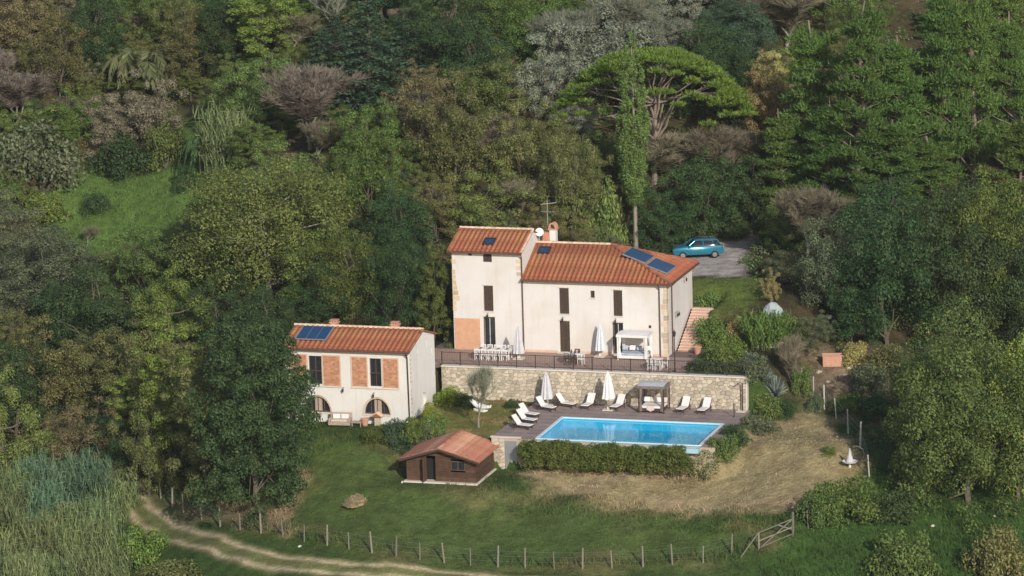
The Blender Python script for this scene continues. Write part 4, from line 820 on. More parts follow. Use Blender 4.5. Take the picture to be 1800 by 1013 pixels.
for y in (-.74, .74):
    s_ = 1 if y > 0 else -1
    for x0, x1 in ((-.9, -.3), (.4, .4), (1.2, 1.25), (1.95, 1.62)): MB().cyl((x0, s_*.79, 1.03), (x1, s_*.655, 1.47), .04).build('pillar', 'car_paint', car)
    MB().bx(-1.0, 1.9, s_*.875-.012, s_*.875+.012, .99, 1.02).build('chrome_strip', 'chrome', car)
    MB().bx(-.85, -.65, s_*1.0-.1, s_*1.0+.1, 1.0, 1.16).build('mirror', 'car_paint', car)
    for x in (.05, 1.1): MB().bx(x, x+.2, s_*.9-.015, s_*.9+.015, .85, .88).build('handle', 'chrome', car)
    for x in (-1.35, 1.35):
        wh = MB().cyl((x, s_*.68, .32), (x, s_*.9, .32), .32, n=20).build('wheel', 'rubber', car); MB().cyl((x, s_*.89, .32), (x, s_*.912, .32), .2, n=12).build('rim', 'chrome', wh)
    MB().bx(-2.17, -2.02, s_*.62-.16, s_*.62+.16, .72, .86).build('headlight', 'chrome', car); MB().bx(2.05, 2.15, s_*.66-.1, s_*.66+.1, .75, 1.0).build('tail_light', 'brick', car)
MB().bx(-2.215, -2.18, -.4, .4, .5, .7).build('grille', 'iron', car)
# ------------------------------------------------------------------ garden bits on the right
p = hit(1358, 556); tp = thing('tarpaulin_heap', 'pale blue grey tarpaulin draped over a heap above the spiky bush', 'tarpaulin', (p[0], p[1], p[2]-.1)); q = MB(); n = 18; V_ = []
for i in range(8):
    a = i/7*math.pi/2
    for k in range(n): b_ = k*2*math.pi/n; rr = .78*math.cos(a)*(1+.12*math.sin(b_*5+i)+.08*math.sin(b_*9)); V_.append((rr*math.cos(b_)*1.05, rr*math.sin(b_)*.8, 1.2*math.sin(a)+.12*math.cos(b_*3)*math.cos(a)))
q.add(V_, [(i*n+k, i*n+(k+1) % n, (i+1)*n+(k+1) % n, (i+1)*n+k) for i in range(7) for k in range(n)]).build('cloth', 'tarp', tp)
p0, p1 = hit(1324, 612), hit(1378, 612); gw = thing('garden_wall', 'short whitish garden wall below the spiky bush', 'wall', p0, math.atan2(p1[1]-p0[1], p1[0]-p0[0])); LL = math.hypot(p1[0]-p0[0], p1[1]-p0[1])
MB().bx(0, LL, 0, .25, -.5, .5).build('wall_core', 'mortar', gw); stones(gw, 0, LL, 0, .5, -.02, .5, .25, 40)
p = hit(1463, 642); bn = thing('terracotta_planter', 'pinkish terracotta box planter on the rubble bank', 'planter', (p[0], p[1], p[2]-.05), rad(15)); MB().bx(-.75, .75, -.4, .4, 0, .06).bx(-.75, .75, -.4, -.32, .06, .85).bx(-.75, .75, .32, .4, .06, .85).bx(-.75, -.67, -.32, .32, .06, .85).bx(.67, .75, -.32, .32, .06, .85).build('box', 'terracotta', bn); MB().bx(-.8, .8, -.45, -.31, .85, .93).bx(-.8, .8, .31, .45, .85, .93).build('rim', 'terracotta', bn)
g = random.Random(12); k = 0
for u, v, s_, lab in ((1440, 655, .55, 'large pale boulder left of the terracotta planter'), (1480, 660, .5, 'pale boulder below right of the terracotta planter'), (1455, 672, .4, 'small pale stone below the terracotta planter'), (1495, 648, .45, 'tan boulder right of the terracotta planter'), (1530, 700, .5, 'grey boulder on the brown bank before the dark tree'), (1560, 640, .45, 'pinkish stone at the foot of the dark right hand trees'), (527, 961, .3, 'white stone lying on the dirt track verge'), (1640, 925, .35, 'white stone in the lush grass at lower right'), (1748, 908, .25, 'small white stone near the right edge of the grass'), (708, 848, .3, 'white stone by the left corner of the shed'), (392, 884, .3, 'pale stone by the fence under the left oaks'), (1470, 628, .35, 'tan rubble stone behind the terracotta planter')):
    p = hit(u, v); q = MB(); q.lathe([(.3, -.3), (.52, 0), (.5, .3), (.3, .5), (.08, .58)], n=9); q.v = [(x*(1+g.uniform(-.18, .18)), y*(1+g.uniform(-.18, .18)), z*(1+g.uniform(-.12, .12))) for x, y, z in q.v]
    o = q.build('boulder', 'coping' if 'white' in lab else 'stone', None); o.location = (p[0], p[1], p[2]); o.scale = (s_*g.uniform(.9, 1.4), s_*.8, s_*.55); o.rotation_euler = (0, 0, g.uniform(0, 6)); tag(o, lab, 'stone')
p = hit(1494, 822); br = thing('garden_ornament', 'white cone shaped ornament on a shallow dish in the dry grass', 'ornament', (p[0], p[1], p[2]))
MB().lathe([(.12, 0), (.08, .3), (.1, .34)]).build('foot', 'coping', br); MB().lathe([(.1, .34), (.5, .4), (.58, .5), (.55, .5), (.4, .44), (.1, .42)], n=18).build('dish', 'white_paint', br); MB().lathe([(.3, .45), (.22, .7), (.12, 1.0), (.03, 1.45)], n=12).build('cone', 'grey_fabric', br)
MB().tube([(.6, .4, 0), (.95, .5, .8), (.9, .45, 1.3), (.55, .3, 1.55), (.2, .1, 1.6)], .03).build('curved_arm', 'wood_grey', br)
p = hit(626, 882); hp = thing('straw_heap', 'small heap of straw on the lawn bank left of the shed', 'heap', p); q = MB(); g = random.Random(6)
for k in range(700):
    a, r_ = g.uniform(0, 6.28), g.random()**.5; x, y = r_*.75*math.cos(a), r_*1.6*math.sin(a); z = .45*(1-r_*r_)*g.random()**.3; d_ = Vector((g.uniform(-1, 1), g.uniform(-1, 1), g.uniform(-.2, .4)))*.25; c_ = Vector((x, y, z+.02)); e_ = d_.cross(Vector((0, 0, 1))).normalized()*.02
    q.quad(c_-d_-e_, c_+d_-e_, c_+d_+e_, c_-d_+e_)
stuff(q.build('straw', 'straw', hp)); MB().lathe([(1.0, -.1), (.75, .15), (.35, .32), (.05, .38)], n=14).build('mound', 'straw', hp).scale = (.72, 1.5, 1)
# ------------------------------------------------------------------ fences
def post_mesh(h, r, seed):
    g = random.Random(seed); q = MB(); q.cyl((0, 0, -.3), (g.uniform(-.05, .05), g.uniform(-.05, .05), h), r, r*.85, 7); me = q.mesh('fence_post'); me.materials.append(MATS['wood_grey']); return me
mat('stake', (.42, .40, .34), (.52, .49, .43), scale=4, rnd=.15)
pm = [post_mesh(1.35+.06*k, .055+.006*k, k) for k in range(5)]
def fence(pxs, what, grp, sc_=1., wires=True, short='track fence'):
    prev = None; n = len(pxs)
    for i, (u, v) in enumerate(pxs):
        p = hit(u, v); o = link('fence_post', pm[(i*3+1) % 5]); o.location = p; o.scale = (1, 1, sc_*(.92+.03*((i*7) % 5))); o.rotation_euler = (rad((i*5) % 7-3), rad((i*11) % 7-3), i)
        if 'stake' in grp: o.material_slots[0].link = 'OBJECT'; o.material_slots[0].material = MATS['stake']
        tag(o, what(i, n), 'fence post', grp)
        if wires and prev:
            q = MB()
            for z in (.45, .85, 1.2):
                a, b = Vector(prev)+Vector((0, 0, z*sc_)), Vector(p)+Vector((0, 0, z*sc_)); m_ = (a+b)/2-Vector((0, 0, .03)); q.tube([a, m_, b], .006, 3)
            tag(q.build('fence_wire', 'panel_frame'), f'thin wires of the {short} between its {ordn(i)} and {ordn(i+1)} post', 'wire', grp+' wires')
        prev = p
F1 = [(283, 876), (303, 892), (323, 903), (355, 914), (387, 926), (422, 932), (459, 937), (497, 943), (535, 953), (575, 959), (613, 966), (654, 972), (696, 979), (738, 984), (781, 990), (827, 994), (875, 997), (923, 999), (974, 1000), (1024, 1000), (1076, 999), (1130, 997), (1182, 993), (1236, 990), (1286, 975)]
fence(F1, lambda i, n: f'grey wooden fence post, {ordn(i+1)} from the left along the lower track fence', 'posts of the lower track fence')
F2 = [(1421, 929), (1440, 922)]
F3 = [(1528, 838), (1512, 786), (1491, 762), (1470, 736), (1449, 720), (1430, 698), (1410, 690), (1388, 640)]
fence(F3, lambda i, n: f'thin pale stake, {ordn(i+1)} from the front in the row right of the dry mound', 'stakes right of the dry mound', 1.25, short='stake row right of the mound')
fence(F2, lambda i, n: f'grey wooden fence post just right of the gate, {"nearest to it" if i == 0 else "second from it"}', 'posts right of the gate', 1.0, False)
pa, pb = Vector(hit(1334, 967)), Vector(hit(1394, 942)); gt = thing('timber_gate', 'weathered timber field gate with crossed braces at the fence end', 'gate', pa, math.atan2(pb.y-pa.y, pb.x-pa.x)); GL = math.hypot(pb.x-pa.x, pb.y-pa.y); dz = pb.z-pa.z
def gb(x0, z0, x1, z1, y=0, r_=.045, nm='rail'): MB().cyl((x0, y, z0+dz*x0/GL), (x1, y, z1+dz*x1/GL), r_, n=6).build(nm, 'wood_grey', gt)
gb(0, -.2, 0, 1.3, 0, .07, 'gate_post'); gb(GL, -.2, GL, 1.75, 0, .1, 'gate_post')
for z in (.15, .65, 1.25): gb(.05, z, GL-.05, z)
gb(.1, .15, GL-.1, 1.25, -.06, .05, 'brace'); gb(GL*.55, 1.25, GL-.08, .5, .05, .05, 'brace'); gb(-.02, 1.25, -1.5, -.1, .02, .045, 'prop')
# ------------------------------------------------------------------ plants: leaf clouds on limbs
def leaves(P, N, size, asp, rng, jit=.7):
    n = len(P); N = N+rng.normal(0, jit, (n, 3)); N /= np.linalg.norm(N, axis=1, keepdims=True)+1e-9
    T = np.cross(N, rng.normal(0, 1, (n, 3))); T /= np.linalg.norm(T, axis=1, keepdims=True)+1e-9; B = np.cross(N, T)
    s = (size*rng.uniform(.6, 1.4, n))[:, None]; a = T*s*.5; b = B*s*.5*asp
    V = np.stack([P-a, P-b*.9+a*.1, P+a, P+b*.9+a*.1], 1).reshape(-1, 3); return V
def blades(P, D, ln, wd, rng):
    """thin upright strips from P along D (needles, twigs, canes)"""
    n = len(P); S = np.cross(D, rng.normal(0, 1, (n, 3))); S /= np.linalg.norm(S, axis=1, keepdims=True)+1e-9
    wd = (np.ones(n)*wd)[:, None]; E_ = P+D*(np.ones(n)*ln)[:, None]
    return np.stack([P-S*wd*.5, P+S*wd*.5, E_+S*wd*.15, E_-S*wd*.15], 1).reshape(-1, 3)
def vmesh(name, V, m):
    F = np.arange(len(V)).reshape(-1, 4); me = npmesh(name, V, F); me.materials.append(MATS[m]); return me
def sph(rng, n): d = rng.normal(0, 1, (n, 3)); return d/np.linalg.norm(d, axis=1, keepdims=True)
def limb(mb, a, b, r0, r1, g, k=3):
    a, b = Vector(a), Vector(b); pts = [a]
    for i in range(1, k): pts.append(a.lerp(b, i/k)+Vector((g.uniform(-1, 1), g.uniform(-1, 1), g.uniform(-.5, .8)))*min((b-a).length*.06, .22))
    pts.append(b); mb.tube(pts, [r0+(r1-r0)*i/k for i in range(k+1)], 5); return pts
def clump_leaves(C, R, n, size, asp, rng, up=.35, squash=.8, jit=.6):
    i = rng.choice(len(C), n, p=R**2/np.sum(R**2)); d = sph(rng, n); d[:, 2] = np.where((d[:, 2] < -.25) & (rng.random(n) < .6), -d[:, 2], d[:, 2])
    r = R[i]*rng.uniform(.45, 1.08, n)**.6; P = C[i]+d*r[:, None]*np.array((1, 1, squash)); return leaves(P, d+np.array((0, 0, up)), size, asp, rng, jit)
def g_round(seed, H=8., Wd=7., base=.02, ncl=85, nl=22000, size=.148, loose=0., bare=False):
    rng = np.random.default_rng(seed); g = random.Random(seed); R = Wd/2; zc = H*(base+1)/2; hz = H*(1-base)/2
    d = sph(rng, ncl); rad_ = np.where(rng.random(ncl) < .3, rng.uniform(.1, .6, ncl), rng.uniform(.5, .93, ncl)**.7); lump = 1+.16*np.sin(d[:, 0]*3+seed)*np.cos(d[:, 1]*4+seed*2)
    low = d[:, 2] < 0; hx = np.linalg.norm(d[:, :2], axis=1); d[low, :2] *= (np.maximum(hx[low], .2)**-.75)[:, None]*.93
    C = d*rad_[:, None]*lump[:, None]*np.array((R, R, hz))+np.array((0, 0, zc)); C += rng.normal(0, .18*loose*R, C.shape)
    Rc = R*rng.uniform(.14, .29, ncl)*(1-.15*loose)*min(1, (80/ncl)**.3)
    V = clump_leaves(C, Rc, nl, size, .62, rng, jit=.42)
    mb = MB(); tr0 = R*.032+.035; top = (g.uniform(-.2, .2)*R*.4, g.uniform(-.2, .2)*R*.4, H*.62); tp = limb(mb, (0, 0, -.6), top, tr0, tr0*.4, g, 4)
    for k in range(16 if not bare else 34):
        s_ = tp[g.choice((1, 2, 2, 3, 3, 4))]; c = C[g.randrange(ncl)]; e = Vector(c)
        limb(mb, s_, e, tr0*.34, tr0*.1, g)
    return V, mb
def g_shrub(seed, H=2., Wd=3., nl=5200, size=.11, ncl=30):
    rng = np.random.default_rng(seed); R = Wd/2; d = sph(rng, ncl); d[:, 2] = np.abs(d[:, 2]); C = d*rng.uniform(.3, .8, ncl)[:, None]*np.array((R, R, H*.85)); Rc = R*rng.uniform(.18, .38, ncl)
    V = clump_leaves(C, Rc, nl, size, .6, rng); V[:, 2] = np.maximum(V[:, 2], -.15); mb = MB(); g = random.Random(seed)
    for k in range(7): limb(mb, (0, 0, -.3), C[k]*.9, .05, .015, g)
    return V, mb
def g_pine(seed, H=12., Wd=7., nl=30000):
    rng = np.random.default_rng(seed); g = random.Random(seed); mb = MB(); lean = (g.uniform(-.6, .6), g.uniform(-.6, .6), H*.96); tp = limb(mb, (0, 0, -.6), lean, .2, .05, g, 8); C, Rc = [], []
    for k in range(58):
        f = .08+.8*(k/58)+g.uniform(-.02, .02); s_ = Vector(tp[0]).lerp(Vector(tp[-1]), f); a = k*2.4+g.uniform(-.5, .5); L_ = Wd/2*(1.06-f)**.85*g.uniform(.6, 1.1)*(.74+.26*math.sin(3*a+seed))
        e = s_+Vector((math.cos(a)*L_, math.sin(a)*L_, L_*g.uniform(.2, .7))); limb(mb, s_, e, .06, .015, g, 2)
        for q in (.5, .74, 1.0):
            if q < .7 and g.random() < .4: continue
            p = s_.lerp(e, q); C.append((p.x+g.uniform(-.2, .2), p.y+g.uniform(-.2, .2), p.z+.15)); Rc.append(g.uniform(.42, .8)*(1.1 if q == 1 else .85))
    C, Rc = np.array(C), np.array(Rc); i = rng.choice(len(C), nl, p=Rc**2/np.sum(Rc**2)); d = sph(rng, nl); d[:, 2] = np.where(d[:, 2] < -.1, -d[:, 2]*.6, d[:, 2])
    P = C[i]+d*(Rc[i]*rng.uniform(.3, .95, nl))[:, None]*np.array((1., 1., .85)); D = d+np.array((0, 0, .6))+rng.normal(0, .35, d.shape); D /= np.linalg.norm(D, axis=1, keepdims=True)
    return np.concatenate([leaves(P[::2], d[::2]+np.array((0, 0, .3)), .19, .42, rng, .45), blades(P[1::2], D[1::2], .24, .07, rng)]), mb
def g_umbrella(seed, H=13., Wd=15.):
    rng = np.random.default_rng(seed); g = random.Random(seed); mb = MB(); tp = limb(mb, (0, 0, -.6), (.3, .2, H*.62), .24, .17, g, 5); n = 330; C, Rc = [], []
    for k in range(n):
        r = math.sqrt((k+.5)/n)*Wd/2*g.uniform(.93, 1.06); a = k*2.39996+g.uniform(-.2, .2); q = r/(Wd/2); z = H*(.985-.44*q**2.4)+g.uniform(-.3, .2); (r*math.sin(a) < -.16*Wd and g.random() < .8) or (C.append((r*math.cos(a), r*math.sin(a), z)), Rc.append(g.uniform(.5, .85)))
    n = len(C); C, Rc = np.array(C), np.array(Rc)
    for k in range(30):
        e = C[g.randrange(n)]; m_ = Vector((e[0]*.42, e[1]*.42, H*.62+(e[2]-H*.62)*.42-.3)); q = limb(mb, tp[g.choice((3, 4, 5, 5))], m_, .1, .06, g, 3); limb(mb, m_, e, .06, .02, g, 3)
        for _ in range(3): c2 = C[np.argsort(((C-e)**2).sum(1))[g.randrange(1, 9)]]; limb(mb, Vector(m_).lerp(Vector(e), .5), c2, .04, .015, g, 2)
    nl = 42000; i = rng.choice(n, nl); d = sph(rng, nl); d[:, 2] = np.abs(d[:, 2])*.9-.12; P = C[i]+d*(Rc[i]*rng.uniform(.3, 1, nl))[:, None]*np.array((1.15, 1.15, .75)); D = d+np.array((0, 0, .8))+rng.normal(0, .3, d.shape); D /= np.linalg.norm(D, axis=1, keepdims=True)
    return blades(P, D, .26, .09, rng), mb
def g_column(seed, H=17., Wd=2.4, base=.24):
    rng = np.random.default_rng(seed); g = random.Random(seed); mb = MB(); mb.tube([(0, 0, -.6), (.05, 0, H*.3), (0, .05, H*.6), (0, 0, H*.95)], [.17, .13, .08, .02], 6); n = 300; f = rng.random(n); z = H*(base+(1-base)*f); r = Wd/2*np.clip(np.sin(np.pi*np.clip(f*.93+.07, 0, 1))**.55, .05, 1)*np.sqrt(rng.uniform(.15, .8, n)); a = rng.uniform(0, 6.28, n)
    C = np.stack([r*np.cos(a), r*np.sin(a), z], 1); Rc = rng.uniform(.26, .42, n)*np.clip(1.3-f, .35, 1); nl = 34000; i = rng.choice(n, nl, p=Rc**2/np.sum(Rc**2)); d = sph(rng, nl); P = C[i]+d*(Rc[i]*rng.uniform(.4, 1, nl))[:, None]*np.array((1, 1, 1.9)); D = d*.45+np.array((0, 0, 1)); D /= np.linalg.norm(D, axis=1, keepdims=True)
    for k in range(12): c = C[g.randrange(n)]*np.array((.6, .6, 1)); limb(mb, (0, 0, max(H*base*.8, c[2]-2.5)), c, .035, .01, g, 2)
    return leaves(P, d+np.array((0, 0, .25)), .14, .6, rng, .5), mb
def g_spruce(seed, H=10., Wd=6.):
    rng = np.random.default_rng(seed); g = random.Random(seed); mb = MB(); limb(mb, (0, 0, -.6), (0, 0, H), .2, .03, g, 5); C, Rc, Dn = [], [], []
    for k in range(80):
        f = .1+.88*k/80; L_ = Wd/2*(1.05-f)**.8*g.uniform(.75, 1.1); a = k*2.4; limb(mb, (0, 0, H*f), (math.cos(a)*L_, math.sin(a)*L_, H*f-L_*.18), .04, .01, g, 2)
        for q in (.35, .6, .82, 1): C.append((math.cos(a)*L_*q, math.sin(a)*L_*q, H*f-L_*.18*q)); Rc.append(.2+.42*(1.1-f)*g.uniform(.7, 1.2))
    C, Rc = np.array(C), np.array(Rc); return clump_leaves(C, Rc, 9000, .24, .5, rng, .3, .55), mb
def g_twig(seed, H=7., Wd=5., nl=11000, wd=.024, pale=False):
    rng = np.random.default_rng(seed); g = random.Random(seed); mb = MB(); E_ = []; st_ = [(Vector((0, 0, -.3)), Vector((g.uniform(-.1, .1), g.uniform(-.1, .1), 1)), H*.16, .11)]
    for lev in range(4):
        nx = []
        for p, d, L_, r in st_:
            e = p+d*L_; limb(mb, p, e, r, r*.62, g, 2)
            for _ in range(g.choice((3, 3, 4))):
                v = Vector((g.gauss(0, 1)*Wd/H*.8, g.gauss(0, 1)*Wd/H*.8, g.uniform(.45, 1.25))).normalized(); nx.append((e, (d*.55+v).normalized(), L_*g.uniform(.8, 1.0), max(r*.5, .010)))
        st_ = nx
        if lev >= 1: E_ += [(p, d, L_) for p, d, L_, r in nx]
    i = rng.integers(0, len(E_), nl); P = np.array([tuple(E_[k][0]+E_[k][1]*E_[k][2]*float(f)) for k, f in zip(i, rng.random(nl))]); D = np.array([tuple(E_[k][1]) for k in i])+rng.normal(0, .5, (nl, 3))+np.array((0, 0, .25)); D /= np.linalg.norm(D, axis=1, keepdims=True)
    return blades(P, D, rng.uniform(.25, .7, nl), wd, rng), mb
def g_cane(seed, H=3.6, Wd=4., n=170, leafy=9, arch=.35, wl=.065):
    """upright leafy stalks of uneven height, each leaf rising and then breaking over"""
    rng = np.random.default_rng(seed); Vs = []; a = rng.uniform(0, 6.28, n); r = np.sqrt(rng.random(n))*Wd/2; x, y = r*np.cos(a), r*np.sin(a); h = H*rng.uniform(.45, 1.05, n)**.8; ox = np.cos(a)*r*arch*.3+rng.normal(0, .22, n)+.1; oy = np.sin(a)*r*arch*.3+rng.normal(0, .22, n); S = 4
    def at(f): return np.stack([x+ox*f**2, y+oy*f**2, h*f], 1)
    for k in range(S):
        p0, p1 = at(np.full(n, k/S)), at(np.full(n, (k+1)/S)); D = p1-p0; L_ = np.linalg.norm(D, axis=1); Vs.append(blades(p0, D/L_[:, None], L_*1.02, .03, rng))
    for k in range(leafy):
        f = rng.uniform(.2, 1, n); P = at(f); b = rng.uniform(0, 6.28, n); D = np.stack([np.cos(b)*.36, np.sin(b)*.36, rng.uniform(.7, 1.3, n)], 1); D /= np.linalg.norm(D, axis=1, keepdims=True); L_ = rng.uniform(.35, .75, n)*H/3.6; Vs.append(blades(P, D, L_, wl, rng))
        if k % 3 == 0: D2 = D*.6+np.stack([np.cos(b), np.sin(b), -.5+0*b], 1); D2 /= np.linalg.norm(D2, axis=1, keepdims=True); Vs.append(blades(P+D*L_[:, None]*.95, D2, L_*.5, wl*.8, rng))
    return np.concatenate(Vs), MB().cyl((0, 0, -.3), (0, 0, .4), .12)
def g_frond(seed, H=3.2, Wd=5.5, n=26):
    rng = np.random.default_rng(seed); Vs = []
    for k in range(n):
        a = k*2.4+rng.uniform(-.3, .3); L_ = Wd/2*rng.uniform(.7, 1.1); f = np.linspace(0, 1, 46); cx = L_*f; cz = H*(1.25*f-1.15*f**2.2)*rng.uniform(.75, 1.1)+.3; P = np.stack([cx*math.cos(a), cx*math.sin(a), cz], 1); T = np.gradient(P, axis=0); T /= np.linalg.norm(T, axis=1, keepdims=True); s_ = np.array((-math.sin(a), math.cos(a), 0))
        for sg in (-1, 1): D = T*.75+s_*sg+np.array((0, 0, -.25)); D /= np.linalg.norm(D, axis=1, keepdims=True); Vs.append(blades(P, D, .5*np.sin(np.pi*np.clip(f, .08, .97))+.1, .09, rng))
        Vs.append(blades(P[:-1], T[:-1], np.linalg.norm(np.diff(P, axis=0), axis=1)*1.05, .05, rng))
    return np.concatenate(Vs), MB().cyl((0, 0, -.3), (0, 0, .6), .22, .2)
def g_agave(seed, H=.9, Wd=1.6):
    rng = np.random.default_rng(seed); n = 60; a = np.arange(n)*2.4; e = rng.uniform(.15, 1.3, n); D = np.stack([np.cos(a)*np.cos(e), np.sin(a)*np.cos(e), np.sin(e)], 1); P = np.zeros((n, 3))+np.array((0, 0, .1)); return np.concatenate([blades(P, D, Wd*.5*rng.uniform(.8, 1.1, n), .17, rng), blades(P, D, Wd*.5, .15, rng)]), MB().cyl((0, 0, -.2), (0, 0, .2), .12)
GEO = {}   # kind -> list of (crown mesh, trunk mesh, nominal height, nominal width)
def geo(kind, variants, H, Wd, fn, bark='bark', part='crown'):
    L_ = []
    for s_ in variants:
        V, mb = fn(s_); L_.append((vmesh(kind, V, 'dark'), mb.mesh('trunk'), float(np.percentile(V[:, 2], 99.5)), float(np.percentile(np.abs(V[:, :2]), 98)*2)))
        L_[-1][1].materials.append(MATS[bark])
    GEO[kind] = L_
geo('round', (1, 2, 3, 4, 5), 8, 7, lambda s: g_round(s)); geo('big', (11,), 10, 12, lambda s: g_round(s, 12.5, 12.5, -.06, 230, 60000, .18, .08)); geo('branchy', (15,), 10, 12, lambda s: g_round(s, 9.5, 13, .0, 220, 52000, .17, .12, True), 'bark_pale')
geo('loose', (21, 22, 23, 24, 25), 8, 6, lambda s: g_round(s, 7., 6.2, .0, 85, 17000, .135, 1.)); geo('tall', (31, 32), 10, 5, lambda s: g_round(s, 11, 5, .03, 100, 21000, .145, .5)); geo('hightop', (35,), 15, 9.5, lambda s: g_round(s, 15.5, 9.6, -.08, 270, 64000, .19, .12))
geo('shrub', (41, 42, 43, 44), 2, 3, lambda s: g_shrub(s)); geo('pine', (51, 52, 53, 54), 12, 7, lambda s: g_pine(s), 'bark_pine'); geo('umbrella', (61,), 13, 15, lambda s: g_umbrella(s), 'bark_pine'); geo('column', (66,), 17, 2.4, lambda s: g_column(s), 'bark_pale')
geo('spruce', (71, 72), 10, 6, lambda s: g_spruce(s)); geo('twig', (81, 82, 83), 7, 5, lambda s: g_twig(s)); geo('hazy', (84, 85), 7, 6, lambda s: g_twig(s, 8., 7., 20000, .03), 'bark_pale'); geo('twigpale', (86,), 7, 5, lambda s: g_twig(s, 7, 5, 4500, .022), 'bark_pale')
geo('cane', (91, 92, 93, 94), 3.6, 2.8, lambda s: g_cane(s, 3.8, 2.8)); geo('frond', (95, 96), 3, 5, lambda s: g_frond(s)); geo('agave', (98,), .9, 1.6, lambda s: g_agave(s)); geo('spiky', (99,), 2, 2.4, lambda s: g_cane(s, 2.2, 2.4, 260, 8, .8, .07))
RT = random.Random(77); TREES = []
def plant(kind, m, base, h, wd, label, cat='tree', group=None, name=None, var=None, rz=None):
    cm, tm, hn, wn = GEO[kind][RT.randrange(len(GEO[kind])) if var is None else var]
    root = thing(name or {'shrub': 'shrub', 'cane': 'cane_clump', 'frond': 'frond_plant', 'pine': 'pine_tree', 'umbrella': 'umbrella_pine', 'column': 'columnar_tree', 'agave': 'agave', 'spiky': 'spiky_bush', 'twig': 'bare_tree', 'hazy': 'bare_tree', 'twigpale': 'bare_tree'}.get(kind, 'leafy_tree'), label, cat, base, rz if rz is not None else RT.uniform(0, 6.28), group)
    root.scale = (wd/wn, wd/wn, h/hn)
    o = bpy.data.objects.new('stems' if kind in ('cane', 'frond', 'agave', 'spiky') else 'crown', cm); COL.objects.link(o); o.parent = root; o.material_slots[0].link = 'OBJECT'; o.material_slots[0].material = MATS[m]
    o = bpy.data.objects.new('root_stock' if kind in ('cane', 'frond', 'agave', 'spiky') else 'trunk', tm); COL.objects.link(o); o.parent = root
    TREES.append((base[0], base[1], wd)); return root
def plant_px(u, vt, vb, wpx, kind, m, label, cat='tree', group=None, **k):
    p = hit(u, vb); dpx = FPX/np.linalg.norm(np.array(p)-CP); return plant(kind, m, (p[0], p[1], p[2]-(.07*(vb-vt)/dpx if kind in ('round', 'loose', 'big', 'hightop', 'tall', 'branchy') else .1)), max(.3, (vb-vt)/dpx/.98*(1.07 if kind in ('round', 'loose', 'big', 'hightop', 'tall', 'branchy') else 1)), wpx/dpx, label, cat, group, **k)
